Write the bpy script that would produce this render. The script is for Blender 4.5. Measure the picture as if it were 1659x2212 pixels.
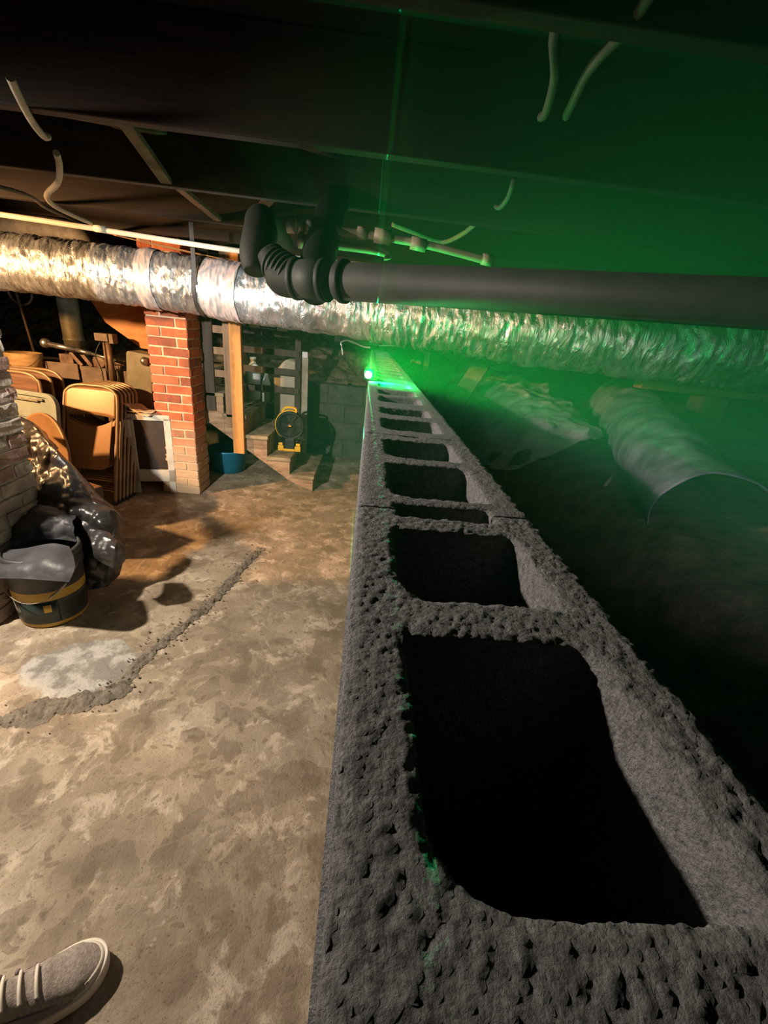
import bpy, bmesh, math, random
from mathutils import Vector, Matrix, noise
PI = math.pi
C = bpy.context.scene.collection
SC = bpy.context.scene
for o in list(bpy.data.objects): bpy.data.objects.remove(o)

# ------------------------------------------------------------------ camera, world, lights, exposure
EYE = 1.396
cam_d = bpy.data.cameras.new('camera'); cam = bpy.data.objects.new('camera', cam_d); C.objects.link(cam)
R = Matrix(((0.99499113, -0.07948965, -0.0606139), (-0.0247353, 0.39172634, -0.91974922), (0.09685461, 0.91664162, 0.38779804)))
cam.matrix_world = Matrix.Translation((0, 0, EYE)) @ R.to_4x4()
cam_d.sensor_fit = 'VERTICAL'; cam_d.sensor_height = 24.0; cam_d.lens = 911.0 / 2212.0 * 24.0
cam_d.clip_start = 0.01; cam_d.clip_end = 60
SC.camera = cam
SC.view_settings.view_transform = 'Standard'; SC.view_settings.look = 'None'
SC.view_settings.gamma = 1.0; SC.view_settings.use_curve_mapping = False
SC.view_settings.exposure = 0.0
w = bpy.data.worlds.new('world'); SC.world = w; w.use_nodes = True
w.node_tree.nodes['Background'].inputs[0].default_value = (0.5, 0.6, 0.6, 1)
w.node_tree.nodes['Background'].inputs[1].default_value = 0.004

def lamp(name, kind, loc, energy, color, size=0.05):
    d = bpy.data.lights.new(name, kind); d.energy = energy; d.color = color
    if kind in ('POINT', 'SPOT'): d.shadow_soft_size = size
    o = bpy.data.objects.new(name, d); C.objects.link(o); o.location = loc
    return o
def spot(name, loc, aim, energy, color, size, angle, blend=0.6):
    o = lamp(name, 'SPOT', loc, energy, color, size)
    o.data.spot_size = math.radians(angle); o.data.spot_blend = blend
    o.rotation_euler = (Vector(aim) - Vector(loc)).to_track_quat('-Z', 'Y').to_euler()
    return o
WARM = spot('warm_work_lamp_light', (-2.95, 1.95, 1.62), (-1.4, 3.1, 0.35), 430, (1.0, 0.54, 0.22), 0.05, 108)
NEUT = spot('white_bulb_light', (-1.95, 1.10, 1.78), (-0.75, 1.15, 0.0), 300, (1.0, 0.86, 0.70), 0.04, 138, 0.9)
STAIR_FILL = spot('stairs_fill_light', (-1.45, 0.15, 1.60), (-1.0, 4.0, 0.75), 560, (1.0, 0.92, 0.78), 0.03, 40, 0.7)  # added fill that brightens the stairs, no such lamp there
COOL = spot('cool_fill_light', (-1.9, 0.9, 1.42), (-1.35, 3.0, 1.52), 130, (0.70, 0.83, 1.0), 0.05, 80)
COOL.scale = (1.0, 0.22, 1.0)      # added cool fill for the duct sheen, beam flattened to spare the joists
CRAWL = spot('crawl_space_fill_light', (0.55, -0.05, 1.42), (1.25, 1.55, 0.98), 16, (0.85, 0.92, 1.0), 0.03, 50, 1.0)  # added cool fill on the crawl space soil and sheets
BACK = lamp('fill_behind_stairs_light', 'POINT', (-1.05, 4.50, 1.62), 7, (0.85, 1.0, 0.75), 0.01)  # invented fill for the space behind the railing, hidden by the duct

PIPEL = spot('pipe_fill_light', (-1.30, 0.40, 1.45), (-0.2, 1.6, 1.66), 22, (1.0, 0.93, 0.8), 0.02, 30, 0.8)  # added fill that brightens the pipe fittings

# the laser level: one thin vertical fan, green spill, added lobe imitating lens flare
LASER = Vector((-0.004, 1.70, 1.243))
def laser_light(name, energy, build):
    o = lamp(name, 'POINT', LASER, energy, (1, 1, 1), 0.0)
    d = o.data; d.use_nodes = True; nt = d.node_tree; em = nt.nodes['Emission']
    tc = nt.nodes.new('ShaderNodeTexCoord')
    build(nt, tc.outputs['Normal'], em)
    return o
def m_(nt, op, a, b=None, c=None):
    n = nt.nodes.new('ShaderNodeMath'); n.operation = op
    for i, v in enumerate((a, b, c)):
        if v is None: continue
        if isinstance(v, (int, float)): n.inputs[i].default_value = v
        else: nt.links.new(v, n.inputs[i])
    return n.outputs[0]
def dotp(nt, vec, d):
    n = nt.nodes.new('ShaderNodeVectorMath'); n.operation = 'DOT_PRODUCT'
    nt.links.new(vec, n.inputs[0]); n.inputs[1].default_value = d
    return n.outputs['Value']
def plane_fan(nt, vec, em):
    em.inputs['Color'].default_value = (0.0, 1.0, 0.22, 1)
    d = m_(nt, 'ABSOLUTE', dotp(nt, vec, Vector((1, 0.024, 0.0)).normalized()))
    on = m_(nt, 'LESS_THAN', d, 0.0028)
    nt.links.new(m_(nt, 'MULTIPLY', on, 1.0), em.inputs['Strength'])
laser_light('laser_fan_light', 140, plane_fan)
def wide(nt, vec, em):
    em.inputs['Color'].default_value = (0.0, 1.0, 0.16, 1)
    d = m_(nt, 'MAXIMUM', m_(nt, 'ADD', dotp(nt, vec, Vector((0.55, 0.55, 0.60)).normalized()), 0.18), 0.0)
    nt.links.new(d, em.inputs['Strength'])
SPILL = laser_light('laser_spill_light', 16, wide); SPILL.location = LASER + Vector((0, -0.03, 0.02))
def lobe(nt, vec, em):
    em.inputs['Color'].default_value = (0.0, 1.0, 0.10, 1)
    d = m_(nt, 'MAXIMUM', dotp(nt, vec, Vector((0.92, -0.36, 0.02)).normalized()), 0.0)
    nt.links.new(m_(nt, 'POWER', d, 5.0), em.inputs['Strength'])
GLOW = laser_light('laser_flare_light', 44, lobe)

# ------------------------------------------------------------------ materials
def _nodes(name):
    m = bpy.data.materials.new(name); m.use_nodes = True
    nt = m.node_tree; return m, nt, nt.nodes['Principled BSDF']
def noise_n(nt, co, scale, detail=6, rough=0.6, dist=0.0):
    n = nt.nodes.new('ShaderNodeTexNoise'); n.inputs['Scale'].default_value = scale
    n.inputs['Detail'].default_value = detail; n.inputs['Roughness'].default_value = rough
    n.inputs['Distortion'].default_value = dist
    nt.links.new(co, n.inputs['Vector']); return n.outputs['Fac']
def ramp(nt, fac, stops, interp='LINEAR'):
    r = nt.nodes.new('ShaderNodeValToRGB'); r.color_ramp.interpolation = interp
    e = r.color_ramp.elements
    while len(e) < len(stops): e.new(0.5)
    for i, (p, c) in enumerate(stops):
        e[i].position = p; e[i].color = (*c, 1) if len(c) == 3 else c
    nt.links.new(fac, r.inputs[0]); return r.outputs[0]
def mixc(nt, f, a, b, mode='MIX'):
    n = nt.nodes.new('ShaderNodeMix'); n.data_type = 'RGBA'; n.blend_type = mode
    for idx, v in ((0, f), (6, a), (7, b)):
        if isinstance(v, (int, float)): n.inputs[idx].default_value = v
        elif isinstance(v, tuple): n.inputs[idx].default_value = (*v, 1)
        else: nt.links.new(v, n.inputs[idx])
    return n.outputs[2]
def bump(nt, b, h, strength, dist):
    n = nt.nodes.new('ShaderNodeBump'); n.inputs['Strength'].default_value = strength
    n.inputs['Distance'].default_value = dist
    nt.links.new(h, n.inputs['Height']); nt.links.new(n.outputs[0], b.inputs['Normal'])
def coord(nt, stretch=(1, 1, 1)):
    tc = nt.nodes.new('ShaderNodeTexCoord'); mp = nt.nodes.new('ShaderNodeMapping')
    mp.inputs['Scale'].default_value = stretch
    nt.links.new(tc.outputs['Object'], mp.inputs[0]); return mp.outputs[0]
def mat(name, c1, c2=None, scale=8.0, rough=0.7, metal=0.0, bs=0.0, bscale=60.0, bd=0.004, stretch=(1, 1, 1), lo=0.35, hi=0.65, spec=0.4, alpha=1.0):
    m, nt, b = _nodes(name)
    b.inputs['Roughness'].default_value = rough; b.inputs['Metallic'].default_value = metal
    b.inputs['Specular IOR Level'].default_value = spec
    if alpha < 1: b.inputs['Alpha'].default_value = alpha
    co = coord(nt, stretch)
    c2 = c2 or tuple(x * 0.7 for x in c1)
    nt.links.new(ramp(nt, noise_n(nt, co, scale), [(lo, c2), (hi, c1)]), b.inputs['Base Color'])
    if bs: bump(nt, b, noise_n(nt, co, bscale, 8, 0.65), bs, bd)
    return m

def concrete_floor():
    m, nt, b = _nodes('floor_concrete'); co = coord(nt)
    base = ramp(nt, noise_n(nt, co, 3.0, 10, 0.62, 0.3), [(0.30, (0.20, 0.15, 0.105)), (0.5, (0.34, 0.27, 0.195)), (0.70, (0.50, 0.41, 0.31))])
    salt = ramp(nt, noise_n(nt, co, 7.5, 12, 0.68, 0.6), [(0.53, (0, 0, 0)), (0.60, (1, 1, 1))])
    c = mixc(nt, m_(nt, 'MULTIPLY', salt, 0.55), base, (0.66, 0.55, 0.44))
    # damp blotches with clean borders
    warp = nt.nodes.new('ShaderNodeVectorMath'); warp.operation = 'ADD'
    nz = nt.nodes.new('ShaderNodeTexNoise'); nz.inputs['Scale'].default_value = 9.0; nt.links.new(co, nz.inputs['Vector'])
    sc = nt.nodes.new('ShaderNodeVectorMath'); sc.operation = 'SCALE'; sc.inputs['Scale'].default_value = 0.16
    nt.links.new(nz.outputs['Color'], sc.inputs[0]); nt.links.new(co, warp.inputs[0]); nt.links.new(sc.outputs[0], warp.inputs[1])
    for scl, edge, amt in ((8.0, 0.40, 0.50), (21.0, 0.27, 0.50)):
        v = nt.nodes.new('ShaderNodeTexVoronoi'); v.inputs['Scale'].default_value = scl
        nt.links.new(warp.outputs[0], v.inputs['Vector'])
        spot = ramp(nt, v.outputs['Distance'], [(edge - 0.05, (1, 1, 1)), (edge, (0, 0, 0))])
        gate = ramp(nt, noise_n(nt, co, 2.1 + scl * 0.05, 3, 0.5), [(0.40, (0, 0, 0)), (0.47, (1, 1, 1))])
        f = m_(nt, 'MULTIPLY', m_(nt, 'MULTIPLY', spot, gate), amt)
        c = mixc(nt, f, c, (0.155, 0.118, 0.082))
    blot = ramp(nt, noise_n(nt, co, 4.3, 9, 0.6, 0.5), [(0.52, (0, 0, 0)), (0.55, (1, 1, 1))])
    c = mixc(nt, m_(nt, 'MULTIPLY', blot, 0.5), c, (0.19, 0.145, 0.10))
    # grey patch of fresh cement beside the mud line
    d = nt.nodes.new('ShaderNodeVectorMath'); d.operation = 'DISTANCE'
    mp = nt.nodes.new('ShaderNodeMapping'); mp.inputs['Scale'].default_value = (1, 1.25, 1); nt.links.new(co, mp.inputs[0])
    nt.links.new(mp.outputs[0], d.inputs[0]); d.inputs[1].default_value = (-1.10, 1.40 * 1.25, 0.0)
    dd = m_(nt, 'ADD', d.outputs['Value'], m_(nt, 'MULTIPLY', noise_n(nt, co, 7.0, 5), 0.22))
    pm = ramp(nt, dd, [(0.30, (1, 1, 1)), (0.325, (0, 0, 0))])
    pc = ramp(nt, noise_n(nt, co, 9.0, 8), [(0.45, (0.22, 0.21, 0.19)), (0.55, (0.46, 0.44, 0.40))])
    c = mixc(nt, m_(nt, 'MULTIPLY', pm, 0.85), c, pc)
    fine = noise_n(nt, co, 140.0, 6, 0.7)
    c = mixc(nt, ramp(nt, fine, [(0.34, (0.7, 0.7, 0.7)), (0.42, (0, 0, 0))]), c, (0.09, 0.07, 0.05))
    nt.links.new(c, b.inputs['Base Color']); b.inputs['Roughness'].default_value = 0.82
    b.inputs['Specular IOR Level'].default_value = 0.25
    h = m_(nt, 'ADD', noise_n(nt, co, 16.0, 10, 0.65), m_(nt, 'MULTIPLY', fine, 0.35))
    bump(nt, b, h, 0.7, 0.012)
    return m
def cmu_mat():
    m, nt, b = _nodes('cinder_block'); co = coord(nt)
    v = nt.nodes.new('ShaderNodeTexVoronoi'); v.inputs['Scale'].default_value = 420; nt.links.new(co, v.inputs['Vector'])
    n1 = noise_n(nt, co, 150, 9, 0.75); n2 = noise_n(nt, co, 7, 5)
    c = ramp(nt, n1, [(0.33, (0.19, 0.193, 0.205)), (0.5, (0.45, 0.455, 0.48)), (0.68, (0.66, 0.665, 0.69))])
    c = mixc(nt, m_(nt, 'MULTIPLY', n2, 0.35), c, (0.16, 0.155, 0.15))
    nt.links.new(c, b.inputs['Base Color']); b.inputs['Roughness'].default_value = 0.95; b.inputs['Specular IOR Level'].default_value = 0.15
    bump(nt, b, m_(nt, 'ADD', m_(nt, 'ADD', m_(nt, 'MULTIPLY', v.outputs['Distance'], -0.4), n1), noise_n(nt, co, 420, 4, 0.7)), 1.0, 0.005)
    return m
def foil_mat():
    m, nt, b = _nodes('foil'); co = coord(nt, (1, 0.35, 0.35)); cf = coord(nt)
    b.inputs['Metallic'].default_value = 0.8
    n = noise_n(nt, co, 26, 6, 0.6, 0.8)
    nt.links.new(ramp(nt, noise_n(nt, cf, 5, 5), [(0.35, (0.34, 0.36, 0.39)), (0.6, (0.60, 0.64, 0.70))]), b.inputs['Base Color'])
    nt.links.new(ramp(nt, noise_n(nt, cf, 11, 5), [(0.4, (0.22, 0.22, 0.22)), (0.62, (0.5, 0.5, 0.5))]), b.inputs['Roughness'])
    bump(nt, b, n, 1.0, 0.02)
    return m
def brick_mat(name, a, bb, chalk=True):
    m, nt, b = _nodes(name); co = coord(nt)
    c = ramp(nt, noise_n(nt, co, 22, 8, 0.65), [(0.3, bb), (0.62, a)])
    soot = ramp(nt, noise_n(nt, co, 5.5, 4), [(0.52, (0, 0, 0)), (0.66, (1, 1, 1))])
    c = mixc(nt, m_(nt, 'MULTIPLY', soot, 0.5), c, (0.05, 0.03, 0.025))
    if chalk:  # lime bloom that rises from the slab
        sp = nt.nodes.new('ShaderNodeSeparateXYZ'); nt.links.new(co, sp.inputs[0])
        hgt = m_(nt, 'ADD', sp.outputs[2], m_(nt, 'MULTIPLY', noise_n(nt, co, 6, 5), -0.4))
        f = ramp(nt, hgt, [(0.05, (1, 1, 1)), (0.42, (0, 0, 0))])
        c = mixc(nt, m_(nt, 'MULTIPLY', f, 0.85), c, (0.46, 0.36, 0.24))
    nt.links.new(c, b.inputs['Base Color']); b.inputs['Roughness'].default_value = 0.9
    bump(nt, b, noise_n(nt, co, 70, 8), 0.6, 0.006)
    return m
def wood(name, a, bb, rough=0.65, stretch=(12, 12, 1.2), scale=2.2):
    return mat(name, a, bb, scale, rough, 0, 0.35, 9, 0.004, stretch, 0.3, 0.7, 0.3)
MAT = dict(
    floor=concrete_floor(), cmu=cmu_mat(), foil=foil_mat(),
    brick=brick_mat('red_brick', (0.50, 0.135, 0.055), (0.27, 0.065, 0.03)),
    brick2=brick_mat('dark_red_brick', (0.32, 0.09, 0.045), (0.15, 0.05, 0.03)),
    brick3=brick_mat('orange_brick', (0.58, 0.19, 0.08), (0.38, 0.10, 0.05)),
    mortar=brick_mat('mortar', (0.62, 0.47, 0.32), (0.45, 0.33, 0.22)),
    gbrick=brick_mat('grey_brick', (0.56, 0.47, 0.40), (0.28, 0.22, 0.19), False),
    gbrick2=brick_mat('brown_brick', (0.42, 0.26, 0.21), (0.22, 0.14, 0.12), False),
    gmortar=brick_mat('grey_mortar', (0.58, 0.52, 0.46), (0.38, 0.34, 0.30), False),
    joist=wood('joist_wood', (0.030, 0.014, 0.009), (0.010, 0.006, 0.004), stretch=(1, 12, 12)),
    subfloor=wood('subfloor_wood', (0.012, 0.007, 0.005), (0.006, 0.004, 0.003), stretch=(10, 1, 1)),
    bridging=mat('bridging_wood', (0.20, 0.13, 0.095), (0.09, 0.055, 0.04), 14, 0.8, 0, 0.3, 40),
    pine=wood('new_pine', (0.66, 0.32, 0.10), (0.46, 0.18, 0.05)),
    oldwood=wood('old_wood', (0.36, 0.23, 0.14), (0.18, 0.11, 0.07)),
    stepwood=mat('dusty_step_wood', (0.33, 0.27, 0.17), (0.15, 0.11, 0.07), 9, 0.85, 0, 0.5, 30, 0.004),
    sidewood=mat('stringer_wood', (0.40, 0.27, 0.17), (0.19, 0.12, 0.075), 7, 0.8, 0, 0.5, 30, 0.004, (1, 1, 5)),
    darkwood=wood('dark_wood', (0.075, 0.055, 0.04), (0.03, 0.02, 0.015)),
    palewood=mat('pale_post', (0.40, 0.37, 0.30), (0.25, 0.22, 0.17), 12, 0.8, 0, 0.2),
    plywood=mat('plywood', (0.60, 0.28, 0.10), (0.40, 0.16, 0.05), 4, 0.6, 0, 0.15, 30, 0.003, (1, 1, 4)),
    wallstone=mat('old_foundation', (0.10, 0.08, 0.065), (0.04, 0.032, 0.026), 5, 0.95, 0, 0.8, 14, 0.03),
    soil=mat('dry_soil', (0.30, 0.23, 0.15), (0.10, 0.075, 0.045), 16, 0.98, 0, 1.0, 38, 0.02),
    rsoil=mat('damp_soil', (0.16, 0.12, 0.085), (0.05, 0.038, 0.028), 14, 0.95, 0, 1.0, 34, 0.02),
    tape=mat('foil_tape', (0.62, 0.54, 0.53), (0.45, 0.38, 0.38), 9, 0.45, 0.35, 0.4, 50, 0.004, (2, 1, 1)),
    black=mat('black_plastic', (0.018, 0.018, 0.018), (0.01, 0.01, 0.01), 8, 0.5),
    rubber=mat('black_rubber', (0.035, 0.035, 0.035), (0.02, 0.02, 0.02), 20, 0.6, 0, 0.2),
    abs=mat('abs_pipe', (0.055, 0.056, 0.053), (0.035, 0.036, 0.034), 10, 0.6, 0, 0.15, 120),
    dabs=mat('cast_iron', (0.04, 0.037, 0.033), (0.02, 0.018, 0.016), 12, 0.7, 0.2, 0.3, 50),
    pvc=mat('white_pvc', (0.74, 0.72, 0.62), (0.60, 0.58, 0.50), 5, 0.4),
    cpvc=mat('cream_cpvc', (0.50, 0.43, 0.30), (0.34, 0.29, 0.20), 9, 0.5),
    steel=mat('steel', (0.55, 0.55, 0.53), (0.35, 0.33, 0.31), 20, 0.35, 0.9, 0.1),
    nickel=mat('nickel_fitting', (0.62, 0.60, 0.55), (0.45, 0.43, 0.38), 20, 0.4, 0.25, 0.1),
    rusty=mat('rusty_steel', (0.24, 0.16, 0.11), (0.10, 0.065, 0.045), 16, 0.6, 0.5, 0.4, 40),
    cable=mat('cable_sheath', (0.48, 0.42, 0.32), (0.32, 0.27, 0.20), 15, 0.6),
    gcable=mat('grey_cable', (0.15, 0.14, 0.12), (0.08, 0.075, 0.07), 15, 0.7),
    tan=mat('tan_enamel', (0.31, 0.175, 0.085), (0.21, 0.11, 0.052), 7, 0.38, 0.15, 0.1, 40, 0.002, lo=0.25, hi=0.5),
    tanframe=mat('tan_tube', (0.36, 0.25, 0.15), (0.24, 0.16, 0.09), 12, 0.4, 0.3),
    brownwood=mat('brown_laminate', (0.17, 0.085, 0.05), (0.09, 0.045, 0.028), 3, 0.5, 0, 0.2, 20, 0.002, (1, 1, 14)),
    lid=mat('grey_lid', (0.23, 0.27, 0.24), (0.18, 0.21, 0.19), 5, 0.55),
    whitep=mat('white_paint', (0.55, 0.53, 0.48), (0.40, 0.38, 0.34), 6, 0.6),
    paper=mat('cream_paper', (0.62, 0.50, 0.36), (0.42, 0.33, 0.23), 10, 0.8, 0, 0.3),
    hide=mat('dark_panel', (0.045, 0.028, 0.02), (0.02, 0.014, 0.01), 7, 0.6),
    bench=mat('bench_grey', (0.21, 0.16, 0.125), (0.11, 0.08, 0.06), 7, 0.7, 0.1, 0.3),
    olive=mat('olive_steel', (0.23, 0.20, 0.12), (0.12, 0.10, 0.06), 7, 0.5, 0.4, 0.2),
    greengrey=mat('grey_green_paint', (0.26, 0.25, 0.18), (0.16, 0.15, 0.11), 6, 0.5, 0.1, 0.1),
    keg=mat('wooden_bucket', (0.55, 0.36, 0.16), (0.28, 0.17, 0.07), 7, 0.7, 0, 0.4, 30, 0.003, (1, 1, 3)),
    poly=mat('black_poly_sheet', (0.035, 0.033, 0.034), (0.022, 0.02, 0.02), 5, 0.30, 0, 0.35, 14, 0.01, spec=0.6),
    polygrey=mat('dusty_poly_sheet', (0.062, 0.062, 0.07), (0.03, 0.03, 0.035), 6, 0.5, 0, 0.3, 14, 0.01, spec=0.5),
    clearpoly=mat('dusty_clear_sheet', (0.36, 0.40, 0.42), (0.14, 0.17, 0.19), 7, 0.45, 0, 0.6, 16, 0.02, spec=0.6),
    tubepoly=mat('dusty_blue_sheet', (0.20, 0.24, 0.29), (0.07, 0.09, 0.12), 11, 0.5, 0, 0.4, 20, 0.01, (1, 1, 1), 0.38, 0.68, 0.6),
    pail=mat('dark_pail', (0.05, 0.055, 0.05), (0.03, 0.03, 0.028), 8, 0.45),
    paillabel=mat('pail_label', (0.025, 0.04, 0.035), (0.015, 0.025, 0.022), 6, 0.4),
    yellow=mat('yellow_print', (0.55, 0.34, 0.05), (0.42, 0.25, 0.04), 9, 0.45),
    pailgrey=mat('pail_grey', (0.20, 0.19, 0.16), (0.15, 0.14, 0.12), 9, 0.45),
    fanyellow=mat('fan_yellow', (0.80, 0.46, 0.02), (0.70, 0.38, 0.02), 9, 0.4),
    bluetub=mat('blue_tub', (0.02, 0.20, 0.36), (0.015, 0.14, 0.26), 6, 0.4),
    bottle=mat('white_bottle', (0.62, 0.64, 0.64), (0.50, 0.52, 0.52), 7, 0.4),
    tank=mat('beige_tank', (0.42, 0.38, 0.29), (0.30, 0.27, 0.20), 4, 0.6),
    mud=mat('grey_mud', (0.24, 0.205, 0.16), (0.12, 0.10, 0.078), 22, 0.95, 0, 1.0, 70, 0.01),
    knit=mat('shoe_knit', (0.46, 0.385, 0.33), (0.30, 0.245, 0.215), 130, 0.85, 0, 1.0, 260, 0.004, (1, 1, 1)),
    sole=mat('shoe_foam', (0.72, 0.64, 0.54), (0.62, 0.54, 0.45), 10, 0.6),
    shoeaccent=mat('shoe_accent', (0.24, 0.19, 0.19), (0.18, 0.14, 0.14), 30, 0.8),
    stone=mat('pale_rubble', (0.55, 0.49, 0.33), (0.38, 0.33, 0.21), 9, 0.9, 0, 0.7, 30, 0.01),
)
def emit(name, col, s):
    m, nt, b = _nodes(name); b.inputs['Base Color'].default_value = (*col, 1)
    b.inputs['Emission Color'].default_value = (*col, 1); b.inputs['Emission Strength'].default_value = s
    return m
MAT['olive_block'] = mat('dark_block', (0.09, 0.10, 0.075), (0.05, 0.055, 0.04), 12, 0.95, 0, 0.8, 70, 0.006)
MAT['lens'] = emit('laser_lens', (0.35, 1.0, 0.65), 60.0)

# ------------------------------------------------------------------ mesh helpers (world coordinates, re-based on linking)
def box(bm, a, b, mi=0, rot=None):
    c = Vector([(p + q) / 2 for p, q in zip(a, b)]); s = [abs(q - p) for p, q in zip(a, b)]
    M = Matrix.Translation(c) @ (rot.to_4x4() if rot else Matrix()) @ Matrix.Diagonal((*s, 1))
    r = bmesh.ops.create_cube(bm, size=1.0, matrix=M)
    for v in r['verts']:
        for f in v.link_faces: f.material_index = mi
    return r['verts']
def beam(bm, p, q, wid, hgt, up=(0, 0, 1), mi=0):
    p, q = Vector(p), Vector(q); d = q - p; x = d.normalized()
    y = Vector(up).cross(x)
    if y.length < 1e-4: y = Vector((0, 1, 0))
    y.normalize(); z = x.cross(y)
    rot = Matrix((x, y, z)).transposed()
    M = Matrix.Translation((p + q) / 2) @ rot.to_4x4() @ Matrix.Diagonal((d.length, wid, hgt, 1))
    r = bmesh.ops.create_cube(bm, size=1.0, matrix=M)
    for v in r['verts']:
        for f in v.link_faces: f.material_index = mi
def spline(pts, n):
    P = [Vector(p) for p in pts]
    if len(P) < 3: return [P[0].lerp(P[-1], i / n) for i in range(n + 1)]
    out = []
    for i in range(len(P) - 1):
        p0 = P[max(i - 1, 0)]; p1 = P[i]; p2 = P[i + 1]; p3 = P[min(i + 2, len(P) - 1)]
        for k in range(n):
            t = k / n
            out.append(0.5 * ((2 * p1) + (p2 - p0) * t + (2 * p0 - 5 * p1 + 4 * p2 - p3) * t * t + (3 * p1 - p0 - 3 * p2 + p3) * t ** 3))
    out.append(P[-1]); return out
def tube(bm, pts, r, seg=14, n=8, mi=0, smooth=True, caps=True, disp=None):
    P = spline(pts, n) if len(pts) > 2 else spline(pts, max(1, n if disp else 1))
    rings = []; prev = None
    L = len(P)
    for i, p in enumerate(P):
        t = (P[min(i + 1, L - 1)] - P[max(i - 1, 0)]).normalized()
        if prev is None:
            u = Vector((0, 0, 1)) if abs(t.z) < 0.9 else Vector((1, 0, 0))
            u = (u - t * u.dot(t)).normalized()
        else: u = (prev - t * prev.dot(t)).normalized()
        prev = u; v = t.cross(u)
        f = i / (L - 1)
        rr = r if isinstance(r, (int, float)) else r[min(int(f * (len(r) - 1)), len(r) - 2)] * (1 - (f * (len(r) - 1) - min(int(f * (len(r) - 1)), len(r) - 2))) + r[min(int(f * (len(r) - 1)), len(r) - 2) + 1] * (f * (len(r) - 1) - min(int(f * (len(r) - 1)), len(r) - 2))
        ring = []
        for k in range(seg):
            a = 2 * PI * k / seg
            d = u * math.cos(a) + v * math.sin(a)
            q = rr + (disp(p, d, i) if disp else 0)
            ring.append(bm.verts.new(p + d * q))
        rings.append(ring)
    for i in range(L - 1):
        for k in range(seg):
            f = bm.faces.new((rings[i][k], rings[i][(k + 1) % seg], rings[i + 1][(k + 1) % seg], rings[i + 1][k]))
            f.material_index = mi; f.smooth = smooth
    if caps:
        for ring, rev in ((rings[0], True), (rings[-1], False)):
            f = bm.faces.new(list(reversed(ring)) if rev else ring); f.material_index = mi
def lathe(bm, prof, seg=32, M=Matrix(), mi=0, smooth=True, a0=0.0, a1=2 * PI):
    full = abs(a1 - a0 - 2 * PI) < 1e-6
    cols = []
    n = seg if full else seg + 1
    for k in range(n):
        a = a0 + (a1 - a0) * k / seg
        cols.append([bm.verts.new(M @ Vector((r * math.cos(a), r * math.sin(a), z))) for r, z in prof])
    for k in range(seg):
        A, B = cols[k], cols[(k + 1) % n]
        for j in range(len(prof) - 1):
            try:
                f = bm.faces.new((A[j], B[j], B[j + 1], A[j + 1])); f.material_index = mi; f.smooth = smooth
            except ValueError: pass
def prism(bm, poly, y0, y1, mi=0):   # polygon in x,z extruded along y
    A = [bm.verts.new((x, y0, z)) for x, z in poly]; B = [bm.verts.new((x, y1, z)) for x, z in poly]
    fs = [bm.faces.new(A), bm.faces.new(list(reversed(B)))]
    for i in range(len(poly)):
        j = (i + 1) % len(poly); fs.append(bm.faces.new((A[i], B[i], B[j], A[j])))
    for f in fs: f.material_index = mi
def grid(bm, fn, nu, nv, mi=0, smooth=True):
    V = [[bm.verts.new(fn(i / nu, j / nv)) for j in range(nv + 1)] for i in range(nu + 1)]
    for i in range(nu):
        for j in range(nv):
            f = bm.faces.new((V[i][j], V[i + 1][j], V[i + 1][j + 1], V[i][j + 1])); f.smooth = smooth; f.material_index = mi
def patch(ctrl):     # smooth surface through a grid of control points
    rows = [spline(r, 8) for r in ctrl]
    def fn(u, v):
        j = v * (len(rows[0]) - 1); j0 = int(min(j, len(rows[0]) - 2)); jf = j - j0
        col = [r[j0].lerp(r[j0 + 1], jf) for r in rows]
        i = u * (len(col) - 1); i0 = int(min(i, len(col) - 2)); t = i - i0
        p0 = col[max(i0 - 1, 0)]; p1 = col[i0]; p2 = col[i0 + 1]; p3 = col[min(i0 + 2, len(col) - 1)]
        return 0.5 * ((2 * p1) + (p2 - p0) * t + (2 * p0 - 5 * p1 + 4 * p2 - p3) * t * t + (3 * p1 - p0 - 3 * p2 + p3) * t ** 3)
    return fn
BASE = {}
def obj(name, bm, m, parent=None, bevel=0.0, solid=0.0, sub=0, recalc=True):
    if recalc: bmesh.ops.recalc_face_normals(bm, faces=bm.faces)
    if parent is not None: base = BASE[parent.name]
    else:
        xs = [v.co for v in bm.verts]
        base = Vector((sum(v.x for v in xs) / len(xs), sum(v.y for v in xs) / len(xs), min(v.z for v in xs)))
    bm.transform(Matrix.Translation(-base))
    me = bpy.data.meshes.new(name); bm.to_mesh(me); bm.free()
    for mm in (m if isinstance(m, (list, tuple)) else [m]): me.materials.append(MAT[mm])
    o = bpy.data.objects.new(name, me); C.objects.link(o)
    if parent is not None: o.parent = parent
    else: o.location = base
    BASE[o.name] = base
    if solid: s = o.modifiers.new('s', 'SOLIDIFY'); s.thickness = solid
    if bevel:
        b = o.modifiers.new('b', 'BEVEL'); b.width = bevel; b.segments = 2; b.limit_method = 'ANGLE'
    if sub: s = o.modifiers.new('u', 'SUBSURF'); s.levels = sub; s.render_levels = sub
    return o
def tag(o, label, cat, group=None, kind=None):
    o['label'] = label; o['category'] = cat
    if group: o['group'] = group
    if kind: o['kind'] = kind
    return o
def struct(o): o['kind'] = 'structure'; return o
def thing(name, label, cat, loc, group=None):
    o = bpy.data.objects.new(name, None); C.objects.link(o); o.location = loc; o.empty_display_size = 0.05
    BASE[o.name] = Vector(loc); return tag(o, label, cat, group)
def dup(root, loc, rotz, label):
    r = root.copy(); C.objects.link(r); r.location = loc; r.rotation_euler = (root.rotation_euler.x, root.rotation_euler.y, rotz); r['label'] = label
    for ch in list(root.children):
        c = ch.copy(); C.objects.link(c); c.parent = r
        for g in ch.children:
            d = g.copy(); C.objects.link(d); d.parent = c
    return r
def B(): return bmesh.new()
nz = noise.noise
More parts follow.
